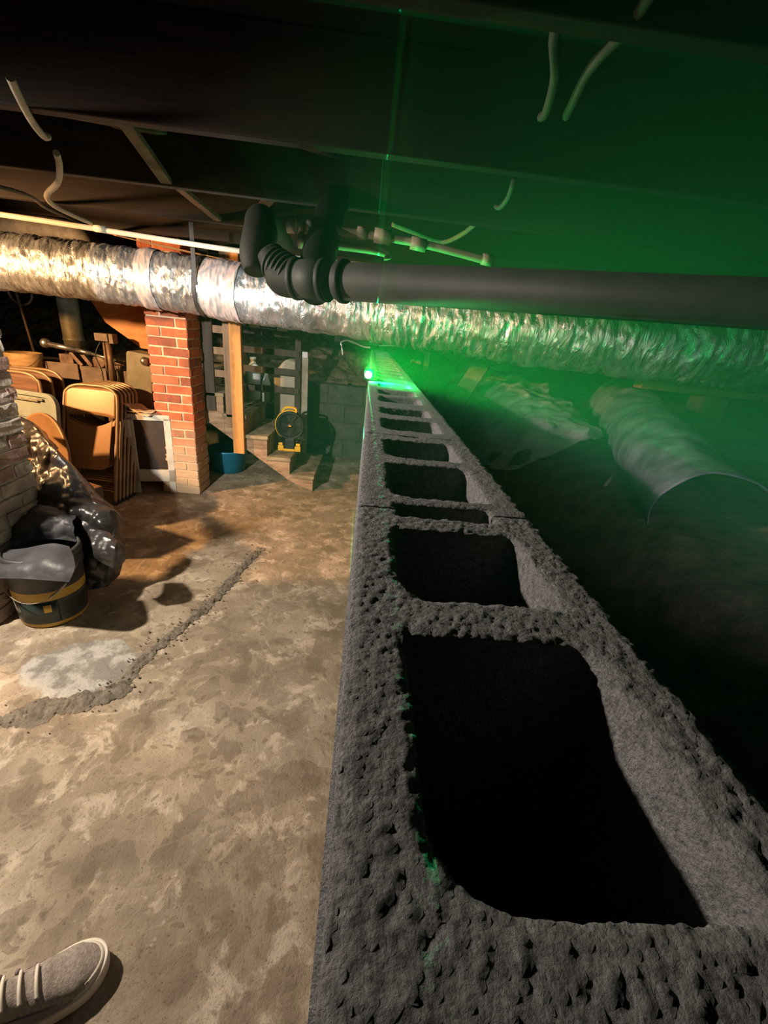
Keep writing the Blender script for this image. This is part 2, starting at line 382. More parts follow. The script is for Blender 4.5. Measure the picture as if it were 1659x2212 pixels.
rnd = random.Random(5)

# ------------------------------------------------------------------ the setting
def soil_h(x, y):
    # crawl space to the right of the block wall: trench, bank, then a gentle rise
    t = min(max((x - 0.42) / 0.50, 0), 1); t = t * t * (3 - 2 * t)
    z = 0.30 + 0.64 * t + 0.10 * min(max((x - 0.9) / 1.5, 0), 1) + 0.10 * min(max((y - 2) / 3, 0), 1)
    p = Vector((x, y, 0))
    return z + 0.05 * nz(p * 2.3) + 0.022 * nz(p * 8) + 0.008 * nz(p * 26)
def build_setting():
    bm = B()
    grid(bm, lambda u, v: Vector((-5.2 + 5.25 * u, -1.6 + 6.6 * v, 0.004 * nz(Vector((u * 9, v * 9, 0)))-0.003)), 60, 60)
    fl = struct(obj('floor', bm, 'floor', recalc=False)); 
    # keep the slab's own texture space in world coordinates
    me = fl.data; me.transform(Matrix.Translation(fl.location)); fl.location = (0, 0, 0)
    for n, a, b in (('wall_left', (-5.3, -1.6, 0), (-5.2, 8, 2.1)), ('wall_right', (5.2, -1.6, 0), (5.3, 8, 2.1)),
                    ('wall_front', (-5.2, -1.7, 0), (5.2, -1.6, 2.1)), ('wall_far', (-5.2, 8.0, 0), (5.2, 8.1, 2.1))):
        bm = B(); box(bm, a, b); struct(obj(n, bm, 'wallstone'))
    bm = B(); box(bm, (-5.3, -1.7, 2.09), (5.3, 8.1, 2.13))
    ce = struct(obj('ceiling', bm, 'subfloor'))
    y = -0.96
    while y < 7.9:
        bm = B(); yy = y
        grid(bm, lambda u, v: Vector((-5.2 + 10.4 * u, yy - 0.02 + (0.04 if v > 0.4 and v < 0.9 else 0.0), 1.85 if 0.15 < v < 0.9 else 2.09)) , 1, 3)
        bm.free(); bm = B()
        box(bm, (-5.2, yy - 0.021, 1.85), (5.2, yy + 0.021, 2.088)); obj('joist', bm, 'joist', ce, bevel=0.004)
        y += 0.61
    # crossed bridging between joists (the pieces that show)
    for (x0, y0, x1, y1) in ((-0.78, 1.50, -1.02, 2.07), (-1.10, 1.50, -0.86, 2.07), (-1.02, 2.11, -0.98, 2.68), (-0.70, 2.11, -1.12, 2.68), (-0.32, 1.50, -0.20, 2.07), (-0.70, 2.68, -0.30, 2.11), (-1.08, 2.72, -0.75, 3.29)):
        bm = B(); beam(bm, (x0, y0, 1.875), (x1, y1, 2.02), 0.045, 0.02); obj('bridging_board', bm, 'bridging', ce, bevel=0.002)
    for (x0, y0, x1, y1) in ((-0.86, 1.50, -0.86, 2.07), (-1.10, 2.11, -0.86, 2.68)):
        bm = B(); beam(bm, (x0, y0, 2.03), (x1, y1, 1.865), 0.045, 0.02); obj('bridging_board', bm, 'bridging', ce, bevel=0.002)
    # far low block wall with soil on it
    bm = B(); random.seed(3)
    for k in range(4):
        z0 = k * 0.205; off = 0.2 if k % 2 else 0.0
        x = -5.0 + off
        while x < -0.02:
            x1 = min(x + 0.385, -0.005); j = random.uniform(-.003, .003)
            box(bm, (x, 4.87 + j, z0 + 0.004), (x1, 5.06, z0 + 0.198)); x += 0.397
        box(bm, (-5, 4.882, z0), (-0.005, 5.05, z0 + 0.205))
    struct(obj('wall_back', bm, 'olive_block', bevel=0.004))
    bm = B()
    def bank(u, v):
        x = -5.0 + 5.3 * u; y = 5.02 + 2.9 * v; p = Vector((x, y, 0))
        z = 0.80 + 0.62 * min(v / 0.55, 1) + 0.10 * nz(p * 2.2) * min(v * 5, 1) + 0.05 * nz(p * 7) + 0.028 * nz(p * 19) + 0.016 * nz(p * 40)
        return Vector((x, y, z))
    grid(bm, bank, 230, 120)
    tag(obj('soil_bank', bm, 'soil'), 'rough pale soil and rubble heaped behind the far low block wall', 'soil', kind='stuff')
    bm = B()
    grid(bm, lambda u, v: Vector((0.195 + 5.0 * u ** 1.5, -1.5 + 9.4 * v, soil_h(0.195 + 5.0 * u ** 1.5, -1.5 + 9.4 * v))), 150, 260)
    tag(obj('crawl_space_soil', bm, 'rsoil'), 'dark damp soil of the crawl space right of the open block wall', 'soil', kind='stuff')
build_setting()

# ------------------------------------------------------------------ open-topped block wall
def sd_rr(x, y, c):
    x0, x1, y0, y1, rs = c            # rs: radius near-left, near-right, far-left, far-right
    cx, cy = (x0 + x1) / 2, (y0 + y1) / 2
    r = rs[(0 if y < cy else 2) + (0 if x < cx else 1)]
    qx = abs(x - cx) - (x1 - x0) / 2 + r; qy = abs(y - cy) - (y1 - y0) / 2 + r
    return math.hypot(max(qx, 0), max(qy, 0)) + min(max(qx, qy), 0) - r
def block_mesh(y0, y1, holes, h, depth=0.195):
    X1 = 0.194
    def sdf(x, y):
        d = 1e9
        for c in holes: d = min(d, sd_rr(x, y, c))
        return d                       # >0 in concrete
    bm = B(); nx = round(X1 / h); ny = round((y1 - y0) / h); hx = X1 / nx; hy = (y1 - y0) / ny
    keep = [[sdf((i + .5) * hx, y0 + (j + .5) * hy) > 0 for j in range(ny)] for i in range(nx)]
    V = {}
    def vert(i, j):
        if (i, j) not in V:
            x, y = i * hx, y0 + j * hy
            d = sdf(x, y)
            if abs(d) < 1.1 * h and 0 < i < nx and 0 < j < ny:
                ad = [keep[a][b] for a in (i - 1, i) for b in (j - 1, j)]
                if not all(ad):
                    e = 1e-4; gx = (sdf(x + e, y) - sdf(x - e, y)) / (2 * e); gy = (sdf(x, y + e) - sdf(x, y - e)) / (2 * e)
                    x -= gx * d; y -= gy * d
            V[(i, j)] = bm.verts.new((x, y, 1.22))
        return V[(i, j)]
    for i in range(nx):
        for j in range(ny):
            if keep[i][j]:
                bm.faces.new((vert(i, j), vert(i + 1, j), vert(i + 1, j + 1), vert(i, j + 1)))
    lev = [0.002, 0.005, 0.009, 0.014, 0.02, 0.03, 0.045, 0.065, 0.09, 0.12, 0.155, depth]
    if h > 0.004: lev = [0.004, 0.01, 0.02, 0.04, 0.07, 0.12, depth]
    bnd = [e for e in bm.edges if len(e.link_faces) == 1]
    prev = 0.0
    for L in lev:
        r = bmesh.ops.extrude_edge_only(bm, edges=bnd)
        vs = [g for g in r['geom'] if isinstance(g, bmesh.types.BMVert)]
        for v in vs: v.co.z -= (L - prev)
        bnd = [g for g in r['geom'] if isinstance(g, bmesh.types.BMEdge)]
        bnd = [e for e in bnd if len(e.link_faces) == 1 and all(abs(v.co.z - (1.22 - L)) < 1e-6 for v in e.verts)]
        prev = L
    bmesh.ops.recalc_face_normals(bm, faces=bm.faces)
    bm.normal_update()
    new = []
    for v in bm.verts:
        p = v.co
        big = nz(p * 40) * 0.0006 + nz(p * 180) * 0.0005 + nz(p * 380) * 0.0010
        hole = max(0.0, nz(p * 230 + Vector((4, 4, 4))) - 0.42)
        amt = big - hole * 0.002
        edge = 0.0
        if p.z > 1.2185:
            d = sdf(p.x, p.y); dd = min(d, p.x, X1 - p.x)
            if dd < 0.006: edge = -(0.006 - dd) * (0.30 + 0.4 * nz(p * 90))
        elif p.z > 1.198: edge = -0.006 * (0.30 + 0.4 * nz(Vector((p.x, p.y, 1.22)) * 90)) * (p.z - 1.198) / 0.022
        new.append(p + v.normal * amt + Vector((0, 0, edge)))
    for v, q in zip(bm.verts, new): v.co = q
    for f in bm.faces: f.smooth = True
    return bm
bm = B()
holes_all = []
r0, rs = 0.012, (0.030, 0.006, 0.010, 0.014)
near = [(-0.340, 0.430, [(0.036, 0.160, 0.076, 0.219, (0.034, 0.008, 0.006, 0.02)), (0.036, 0.160, 0.260, 0.381, rs)]),
        (0.430, 0.800, [(0.037, 0.158, 0.472, 0.610, rs), (0.037, 0.158, 0.646, 0.762, rs)]),
        (0.800, 1.170, [(0.037, 0.158, 0.850, 0.970, rs), (0.037, 0.158, 1.025, 1.125, rs)])]
y = 1.17
while y < 4.80:
    near.append((y, min(y + 0.37, 4.868), [(0.037, 0.158, y + 0.048, y + 0.165, rs), (0.037, 0.158, y + 0.210, y + 0.322, rs)])); y += 0.37
slot = (0.042, 0.150, 0.4115, 0.4475, (0.010, 0.008, 0.006, 0.006))
# lower courses: two shells and the webs, so that the cores stay open
prevy = -0.6
bm = B()
box(bm, (-0.003, -0.6, 0), (0.036, 4.868, 1.024)); box(bm, (0.159, -0.6, 0), (0.192, 4.868, 1.024))
ys = [0.0]
for (a, b, hs) in near:
    for c in hs:
        box(bm, (0.037, prevy, 0), (0.158, c[2], 1.024)); prevy = c[3]
box(bm, (0.037, prevy, 0), (0.158, 4.868, 1.024))
box(bm, (0.037, -0.5, 0), (0.158, 4.8, 0.25))
for k in range(1, 6):       # bed joints stand a little proud on the room side
    box(bm, (-0.0058, -0.6, k * 0.2033 - 0.004), (0.01, 4.868, k * 0.2033 + 0.004))
cw = struct(obj('wall_right_inner', bm, 'cmu'))
cw.name = 'wall_middle'; BASE['wall_middle'] = BASE['wall_right_inner']
for k, (a, b, hs) in enumerate(near):
    hh = list(hs)
    if k in (0, 1): hh.append(slot)
    if k in (1, 2): hh.append((0.075, 0.110, 0.7955, 0.8045, (0.004,) * 4))
    hres = 0.0019 if k == 0 else 0.0026 if k == 1 else 0.004 if k == 2 else 0.0065
    gap = 0.0015 if k else 0.0
    bm = block_mesh(a + gap, b - 0.0015, hh, hres)
    obj('block', bm, 'cmu', cw, recalc=False)
# ------------------------------------------------------------------ brick pillars
def pillar(name, x0, x1, y0, y1, z1, mats, rot, label, seed, worn=0.0):
    rr = random.Random(seed); bm = B(); course = 0.0677
    cxy = Vector(((x0 + x1) / 2, (y0 + y1) / 2, 0))
    box(bm, (x0 + 0.004, y0 + 0.004, 0), (x1 - 0.004, y1 - 0.004, z1), mi=len(mats) - 1)
    k = 0; L = 0.203; Hd = 0.095
    while k * course < z1 - 0.03:
        z0 = k * course + 0.005; zt = (k + 1) * course - 0.005
        def run(a, b, horizontal):
            # bricks along one axis from a to b
            p = a; first = (k % 2 == 0) == horizontal
            segs = []
            ln = Hd if first else L
            while p < b - 0.02:
                e = min(p + ln, b); segs.append((p, e)); p = e + 0.010; ln = L
            return segs
        for (p, e) in run(x0, x1, True):
            for yy, sg in ((y0, -1), (y1, 1)):
                j = rr.uniform(0.0, 0.005) + worn * rr.uniform(-0.006, 0.008)
                ya, yb = (yy - j, yy + 0.04) if sg < 0 else (yy - 0.04, yy + j)
                box(bm, (p + rr.uniform(0, .003), ya, z0 + rr.uniform(-.001, .002)), (e - rr.uniform(0, .003), yb, zt - rr.uniform(-.001, .002)), mi=rr.randrange(len(mats) - 1))
        for (p, e) in run(y0, y1, False):
            for xx, sg in ((x0, -1), (x1, 1)):
                j = rr.uniform(0.0, 0.005) + worn * rr.uniform(-0.006, 0.008)
                xa, xb = (xx - j, xx + 0.04) if sg < 0 else (xx - 0.04, xx + j)
                box(bm, (xa, p + rr.uniform(0, .003), z0), (xb, e - rr.uniform(0, .003), zt), mi=rr.randrange(len(mats) - 1))
        k += 1
    bm.transform(Matrix.Translation(cxy) @ Matrix.Rotation(rot, 4, 'Z') @ Matrix.Translation(-cxy))
    bmesh.ops.subdivide_edges(bm, edges=[e for e in bm.edges if e.calc_length() > 0.05 and e.calc_length() < 0.3], cuts=2, use_grid_fill=True)
    for v in bm.verts:
        v.co += Vector((nz(v.co * 45), nz(v.co * 45 + Vector((9, 0, 0))), nz(v.co * 45 + Vector((0, 9, 0))))) * (0.003 + 0.006 * worn)
    o = obj(name, bm, mats, bevel=0.003); return tag(o, label, 'pillar')
pillar('brick_pillar', -1.635, -1.345, 3.37, 3.62, 1.848, ['brick', 'brick3', 'brick2', 'brick', 'mortar'], 0.0,
       'red brick pillar with cream mortar beside the wooden stairs', 4)
pillar('brick_pillar', -2.02, -1.60, 1.60, 2.02, 1.848, ['gbrick', 'gbrick2', 'gbrick', 'gmortar'], 0.0,
       'worn grey brick pillar at the left edge behind the bucket', 9, 1.0)

# ------------------------------------------------------------------ staircase
st = thing('staircase', 'wooden basement staircase with dusty treads and slatted railings', 'staircase', (-1.1, 3.9, 0))
xs = [-0.435, -0.645, -0.843, -1.025, -1.205, -1.385, -1.565, -1.745, -1.925]
zs = [0.150, 0.300, 0.478, 0.645, 0.81, 0.975]
def stringer(y0, y1):
    poly = [(xs[0], 0)]
    for k, z in enumerate(zs): poly += [(xs[k], z - 0.03), (xs[k + 1], z - 0.03)]
    poly += [(-1.925, 0.97), (-0.52, 0.0)]
    bm = B()
    # stepped board made of convex pieces
    for k, z in enumerate(zs):
        lo0 = max(0.0, 0.0 + (-0.52 - xs[k]) * 0.68); lo1 = max(0.0, (-0.52 - xs[k + 1]) * 0.68)
        prism(bm, [(xs[k], lo0), (xs[k], z - 0.03), (xs[k + 1], z - 0.03), (xs[k + 1], lo1)], y0, y1)
    obj('stringer', bm, 'sidewood', st, bevel=0.003)
stringer(3.660, 3.695); stringer(4.345, 4.38)
for k, z in enumerate(zs):
    bm = B(); box(bm, (xs[k + 1] - 0.01, 3.640, z - 0.03), (xs[k] + 0.012, 4.395, z))
    obj('tread', bm, 'stepwood', st, bevel=0.005)
    bm = B(); box(bm, (xs[k] - 0.02, 3.697, (zs[k - 1] if k else 0)), (xs[k] - 0.001, 4.343, z - 0.031))
    obj('riser', bm, 'stepwood', st)
def part_box(name, a, b, m, par=st, bev=0.002):
    bm = B(); box(bm, a, b); return obj(name, bm, m, par, bevel=bev)
p = part_box('newel_post', (-1.118, 3.600, 0.318), (-1.026, 3.638, 1.848), 'pine'); p['label'] = 'fresh orange pine post'
part_box('rail_post', (-1.178, 3.640, 0.53), (-1.125, 3.659, 1.848), 'oldwood')
part_box('rail_post', (-1.345, 3.640, 0.66), (-1.262, 3.659, 1.848), 'darkwood')
for z in (1.30, 1.14, 0.965): part_box('rail_slat', (-1.33, 3.661, z - 0.028), (-1.13, 3.680, z + 0.028), 'oldwood')
part_box('rail_post', (-0.735, 4.402, 0.32), (-0.680, 4.44, 1.848), 'darkwood')
for z in (1.30, 1.13, 0.955, 0.78): part_box('rail_slat', (-1.95, 4.381, z - 0.03), (-0.69, 4.400, z + 0.03), 'darkwood')
part_box('rail_post', (-1.95, 4.402, 0.9), (-1.88, 4.44, 1.848), 'darkwood')
p = part_box('newel_post', (-0.680, 4.45, 0.0), (-0.612, 4.49, 1.10), 'palewood'); p['label'] = 'pale grey post beside the far railing'
bm = B(); box(bm, (-0.672, 4.445, 1.101), (-0.618, 4.49, 1.155)); box(bm, (-0.664, 4.441, 1.108), (-0.626, 4.4449, 1.148))
tag(obj('electrical_box', bm, 'bottle', bevel=0.004), 'small white box on top of the pale post behind the fan', 'electrical box')

# ------------------------------------------------------------------ fan on the second tread
def build_fan():
    c = Vector((-0.690, 3.93, 0.301))
    t = thing('jobsite_fan', 'round yellow and black portable fan standing on the second stair tread', 'fan', c)
    Rm = Matrix.Translation(c + Vector((0, 0, 0.235))) @ Matrix.Rotation(math.radians(4), 4, 'Z') @ Matrix.Rotation(PI / 2, 4, 'X')
    bm = B()      # shroud: local z becomes -y after the turn
    lathe(bm, [(0.118, -0.05), (0.128, -0.045), (0.130, 0.0), (0.130, 0.035), (0.122, 0.045), (0.112, 0.045), (0.112, 0.0), (0.118, -0.05)], 40, Rm)
    obj('shroud', bm, 'black', t)
    bm = B()
    lathe(bm, [(0.1305, -0.02), (0.138, -0.02), (0.138, 0.02), (0.1305, 0.02)], 30, Rm, a0=math.radians(65), a1=math.radians(235))
    tube(bm, [Rm @ Vector((0.05, 0.125, 0)), Rm @ Vector((0.04, 0.155, 0)), Rm @ Vector((-0.04, 0.158, 0)), Rm @ Vector((-0.075, 0.115, 0))], 0.011, 10, 6)
    obj('handle', bm, 'fanyellow', t)
    bm = B()
    for r in (0.03, 0.045, 0.06, 0.075, 0.09, 0.105):
        bmt = [(r - 0.0016, 0.043), (r + 0.0016, 0.043), (r + 0.0016, 0.047), (r - 0.0016, 0.047), (r - 0.0016, 0.043)]
        lathe(bm, bmt, 36, Rm)
    for k in range(24):
        a = 2 * PI * k / 24
        beam(bm, Rm @ Vector((0.02 * math.cos(a), 0.02 * math.sin(a), 0.045)), Rm @ Vector((0.114 * math.cos(a + 0.25), 0.114 * math.sin(a + 0.25), 0.045)), 0.0022, 0.0022)
    g = obj('grille', bm, 'rubber', t)
    bm = B(); lathe(bm, [(0.0001, 0.05), (0.022, 0.05), (0.024, 0.046), (0.024, 0.04), (0.0001, 0.04)], 24, Rm); obj('hub', bm, 'black', t)
    bm = B(); lathe(bm, [(0.0001, 0.0)] + [(0.112, 0.0)], 24, Rm @ Matrix.Translation((0, 0, -0.045))); obj('rear_screen', bm, 'rubber', t)
    bm = B(); q = Rm @ Vector((0, 0, 0.0515)); box(bm, (q.x - 0.013, q.y - 0.001, q.z - 0.0045), (q.x + 0.013, q.y + 0.0008, q.z + 0.0045)); obj('badge', bm, 'fanyellow', t)
    for k in range(5):
        bm = B(); a = 2 * PI * k / 5
        ca, sa = math.cos(a), math.sin(a)
        pts = [Rm @ Vector((0.02 * ca, 0.02 * sa, 0.012)), Rm @ Vector((0.105 * math.cos(a - 0.25), 0.105 * math.sin(a - 0.25), 0.022)), Rm @ Vector((0.105 * math.cos(a + 0.4), 0.105 * math.sin(a + 0.4), -0.015)), Rm @ Vector((0.02 * math.cos(a + 0.8), 0.02 * math.sin(a + 0.8), -0.01))]
        vs = [bm.verts.new(p) for p in pts]; bm.faces.new(vs); obj('blade', bm, 'black', t, solid=0.002)
    bm = B()      # foot: hub block, two yellow feet, battery bay
    box(bm, (c.x - 0.045, c.y - 0.045, c.z + 0.012), (c.x + 0.045, c.y + 0.05, c.z + 0.115)); box(bm, (c.x - 0.10, c.y - 0.03, c.z + 0.004), (c.x - 0.047, c.y + 0.045, c.z + 0.03)); box(bm, (c.x + 0.047, c.y - 0.03, c.z + 0.004), (c.x + 0.09, c.y + 0.045, c.z + 0.03))
    obj('base', bm, 'black', t, bevel=0.008)
    for sx in (-1, 1):
        bm = B(); box(bm, (c.x + sx * 0.05, c.y - 0.06, c.z), (c.x + sx * 0.105, c.y - 0.031, c.z + 0.05)); box(bm, (c.x + sx * 0.06, c.y - 0.055, c.z + 0.051), (c.x + sx * 0.10, c.y - 0.03, c.z + 0.075)); obj('foot', bm, 'fanyellow', t, bevel=0.006)
    bm = B(); box(bm, (c.x - 0.05, c.y - 0.062, c.z + 0.0), (c.x + 0.05, c.y - 0.046, c.z + 0.022)); obj('skid', bm, 'fanyellow', t, bevel=0.004)
    for sx in (-1, 1):
        bm = B(); beam(bm, Rm @ Vector((sx * 0.125, -0.03, 0)), (c.x + sx * 0.09, c.y, c.z + 0.03), 0.02, 0.014); obj('bracket', bm, 'black', t, bevel=0.003)
build_fan()

# ------------------------------------------------------------------ things under and behind the stairs
bm = B(); lathe(bm, [(0.001, 0), (0.155, 0), (0.18, 0.20), (0.195, 0.205), (0.195, 0.22), (0.175, 0.22), (0.15, 0.02), (0.001, 0.02)], 36, Matrix.Translation((-1.33, 4.10, 0)))
tag(obj('tub', bm, 'bluetub'), 'round blue plastic tub on the floor underneath the stairs', 'tub')
bm = B(); beam(bm, (-1.17, 3.80, 0.40), (-1.03, 3.72, 0.395), 0.02, 0.02); bm.free()
t = thing('plastic_jug', 'white plastic jug standing behind the slatted railing next to the orange post', 'jug', (-1.225, 4.72, 0.60))
bm = B(); lathe(bm, [(0.001, 0.60), (0.07, 0.60), (0.078, 0.62), (0.078, 0.90), (0.07, 0.94), (0.03, 0.985), (0.028, 1.01), (0.001, 1.01)], 28, Matrix.Translation((-1.225, 4.72, 0))); obj('body', bm, 'bottle', t)
bm = B(); lathe(bm, [(0.001, 1.01), (0.034, 1.01), (0.034, 1.04), (0.001, 1.04)], 20, Matrix.Translation((-1.225, 4.72, 0))); obj('cap', bm, 'bottle', t)
bm = B(); lathe(bm, [(0.001, 0.60), (0.045, 0.60), (0.045, 0.80), (0.02, 0.86), (0.016, 0.9), (0.001, 0.9)], 20, Matrix.Translation((-1.085, 4.70, 0)))
tag(obj('bottle', bm, 'bottle'), 'small white bottle with a narrow neck right of the white jug', 'bottle')
bm = B(); box(bm, (-1.45, 4.62, 0.565), (-1.0, 4.82, 0.599)); 
for x in (-1.44, -1.02): box(bm, (x, 4.63, 0), (x + 0.02, 4.81, 0.565))
tag(obj('shelf', bm, 'darkwood', bevel=0.002), 'low dark shelf holding the white jug behind the stairs', 'shelf')
bm = B(); prism(bm, [(-0.98, 0.0), (-0.70, 0.0), (-0.70, 1.04), (-0.86, 1.06), (-0.98, 0.92)], 4.56, 4.84)
tag(obj('storage_tank', bm, 'tank', bevel=0.03), 'big beige chamfered tank behind the lowest railing slats', 'tank')
bm = B(); tube(bm, [(-1.45, 4.6, 1.85), (-1.44, 4.6, 1.45), (-1.37, 4.6, 1.25), (-1.30, 4.6, 1.20), (-1.25, 4.6, 1.1), (-1.27, 4.6, 0.99), (-1.34, 4.6, 0.95)], 0.006, 8, 8)
tag(obj('hose', bm, 'black'), 'thin black curved hose hanging above the white jug', 'hose')

# ------------------------------------------------------------------ folding chairs
def chair(label, W=0.38, H=0.83, panel='tan', frame='tanframe', lean=0.30, group=None):
    # folded chair: stands on its feet, front faces local -y, top leans towards +y
    t = thing('folding_chair', label, 'folding chair', (0, 0, 0), group)
    def P(x, y, z): return Vector((x, y + z * lean, z))
    bm = B(); h = W / 2; r = 0.0115
    tube(bm, [P(-h + 0.00, 0, 0.0), P(-h, 0, 0.3), P(-h, 0, H - 0.12), P(-h + 0.022, 0, H - 0.035), P(-h + 0.09, 0, H), P(0, 0, H + 0.004), P(h - 0.09, 0, H), P(h - 0.022, 0, H - 0.035), P(h, 0, H - 0.12), P(h, 0, 0.3), P(h, 0, 0.0)], r, 12, 8)
    obj('frame', bm, frame, t)
    bm = B()
    for z in (0.10, 0.17): tube(bm, [P(-h, 0.0, z - 0.03), P(-h + 0.05, 0.0, z), P(h - 0.05, 0.0, z), P(h, 0.0, z - 0.03)], 0.006, 8, 6)
    obj('cross_bar', bm, frame, t)
    bm = B()      # backrest: curved sheet between the tubes
    def back(u, v):
        x = (-h + 0.012) + (W - 0.024) * u; z = H - 0.20 + 0.19 * v
        z -= (1 - v) * 0.015 * (2 * u - 1) ** 2
        cr = min(u, 1 - u); z -= (0.035 * max(0, 1 - cr / 0.12) ** 2) * v
        return P(x, 0.014 * (1 - (2 * u - 1) ** 2) - 0.004, z)
    grid(bm, back, 24, 8); obj('backrest', bm, panel, t, solid=0.004)
    bm = B()      # seat pan folded flat against the frame
    sx = h - 0.026; top = H - 0.225; bot = 0.25
    outl = []
    for k in range(33):
        u = k / 32; x = -sx + 2 * sx * u
        outl.append((x, top - 0.055 * (1 - (2 * u - 1) ** 2)))
    for k in range(9): a = -k / 8 * PI / 2; outl.append((sx - 0.02 - 0.06 + 0.06 * math.cos(a), bot + 0.06 + 0.06 * math.sin(a)))
    for k in range(9): a = -PI / 2 - k / 8 * PI / 2; outl.append((-sx + 0.02 + 0.06 + 0.06 * math.cos(a), bot + 0.06 + 0.06 * math.sin(a)))
    A = [bm.verts.new(P(x, -0.018, z)) for x, z in outl]; D = [bm.verts.new(P(x, -0.012, z)) for x, z in outl]
    bm.faces.new(A); bm.faces.new(list(reversed(D)))
    for i in range(len(outl)): j = (i + 1) % len(outl); bm.faces.new((A[i], D[i], D[j], A[j]))
    obj('seat', bm, panel, t, bevel=0.004)
    for s in (-1, 1):
        bm = B(); tube(bm, [P(s * (h - 0.018), 0.02, 0.012), P(s * (h - 0.018), 0.018, 0.62)], 0.009, 10, 1); obj('leg', bm, frame, t)
        bm = B(); tube(bm, [P(s * h, 0, -0.002), P(s * h, 0, 0.022)], 0.015, 10, 1); obj('rubber_foot', bm, 'rubber', t)
    return t
ANG = 0.0
nvec = Vector((-math.sin(-ANG), -math.cos(ANG), 0))      # facing direction in plan
ch = chair('frontmost tan metal folding chair of the stack leaning near the brick pillar', group='tan folding chairs stacked near the pillar')
O = Vector((-2.035, 3.03, 0.002))
ch.location = O; ch.rotation_euler = (0, 0, ANG)
words = ['second', 'third', 'fourth', 'fifth', 'sixth']
back_dir = Vector((math.sin(-ANG), math.cos(ANG), 0))
for k in range(5):
    q = O + Vector((0.006, 0.042, 0)) * (k + 1)
    if k == 4: lab = 'rearmost tan metal folding chair of the stack near the brick pillar'
    else: lab = words[k] + ' tan folding chair from the front in the stack near the brick pillar'
    dup(ch, q, ANG, lab)
O2 = Vector((-2.60, 3.17, 0.002))
cb = chair('frontmost dark brown folding chair with tan frame behind the grey lid', panel='brownwood', W=0.44, H=0.88, lean=0.10, group='brown folding chairs')
cb.location = O2; cb.rotation_euler = (0, 0, ANG)
for k, lab in enumerate(('middle dark brown folding chair with tan frame behind the grey lid', 'rearmost dark brown folding chair with tan frame behind the grey lid')):
    dup(cb, O2 + Vector((0.0, 0.12, 0)) * (k + 1), ANG, lab)

# grey plastic lid
t = thing('tote_lid', 'pale grey-green plastic tote lid standing on edge before the brown chairs', 'lid', (-2.38, 3.0, 0))
def rrect(x0, x1, z0, z1, r, n=8):
    out = []
    for cx, cz, a0 in ((x1 - r, z1 - r, 0), (x0 + r, z1 - r, PI / 2), (x0 + r, z0 + r, PI), (x1 - r, z0 + r, 1.5 * PI)):
        for k in range(n + 1): a = a0 + PI / 2 * k / n; out.append((cx + r * math.cos(a), cz + r * math.sin(a)))
    return out
def slab_ring(bm, outer, inner, y0, y1):
    n = len(outer); f = lambda L, y: [bm.verts.new((x, y, z)) for x, z in L]
    Oa, Ia, Ob, Ib = f(outer, y0), f(inner, y0), f(outer, y1), f(inner, y1)
    for i in range(n):
        j = (i + 1) % n
        for q in ((Oa[i], Oa[j], Ia[j], Ia[i]), (Ob[i], Ib[i], Ib[j], Ob[j]), (Oa[i], Ob[i], Ob[j], Oa[j]), (Ia[i], Ia[j], Ib[j], Ib[i])): bm.faces.new(q)
LR = Matrix.Translation((-2.38, 2.98, 0)) @ Matrix.Rotation(math.radians(-15), 4, 'Z') @ Matrix.Rotation(math.radians(-8), 4, 'X')
bm = B(); slab_ring(bm, rrect(-0.27, 0.25, 0.0, 0.80, 0.09), rrect(-0.24, 0.22, 0.03, 0.77, 0.07), -0.02, 0.012); bm.transform(LR); obj('rim', bm, 'lid', t, bevel=0.004)
bm = B(); prism(bm, rrect(-0.242, 0.222, 0.028, 0.772, 0.07), -0.006, 0.004); bm.transform(LR); obj('panel', bm, 'lid', t)
bm = B(); slab_ring(bm, rrect(-0.17, 0.15, 0.10, 0.64, 0.05), rrect(-0.15, 0.13, 0.12, 0.62, 0.04), -0.012, -0.004); bm.transform(LR); obj('raised_rib', bm, 'lid', t, bevel=0.002)
bm = B()
box(bm, (-0.10, -0.024, 0.735), (0.10, -0.006, 0.75)); box(bm, (-0.14, -0.024, 0.745), (-0.09, -0.006, 0.76)); box(bm, (0.09, -0.024, 0.745), (0.14, -0.006, 0.76)); bm.transform(LR); obj('latch_lip', bm, 'greengrey', t, bevel=0.003)
# tan hoop-edged tray behind the plastic
bm = B()
TR = Matrix.Translation((-2.06, 2.70, 0.42)) @ Matrix.Rotation(math.radians(-30), 4, 'Z') @ Matrix.Rotation(math.radians(78), 4, 'X')
lathe(bm, [(0.001, 0.0), (0.29, 0.0), (0.30, 0.012), (0.312, 0.012), (0.312, -0.006), (0.001, -0.006)], 48, TR)
tag(obj('round_tray', bm, 'tan'), 'round tan metal table top tilted behind the black plastic sheet', 'tray')

# ------------------------------------------------------------------ white framed cabinet door and papers
t = thing('framed_panel', 'white painted frame with dark panel standing against the red brick pillar', 'cabinet door', (-1.72, 3.36, 0))
CR = Matrix.Translation((-1.84, 3.30, 0)) @ Matrix.Rotation(math.radians(12), 4, 'Z')
bm = B()
for a, b in (((0, 0, 0.10), (0.055, 0.03, 0.62)), ((0.0, 0, 0.10), (0.32, 0.03, 0.20)), ((0.0, 0, 0.60), (0.32, 0.03, 0.645)), ((0.27, 0, 0.10), (0.32, 0.03, 0.62))): box(bm, a, b)
bm.transform(CR); obj('frame', bm, 'whitep', t, bevel=0.003)
bm = B(); box(bm, (0.05, 0.012, 0.19), (0.275, 0.02, 0.605)); bm.transform(CR); obj('panel', bm, 'hide', t)
for x in (0.0, 0.27):
    bm = B(); box(bm, (x, 0.0, 0.0), (x + 0.045, 0.03, 0.10)); bm.transform(CR); obj('leg', bm, 'whitep', t)
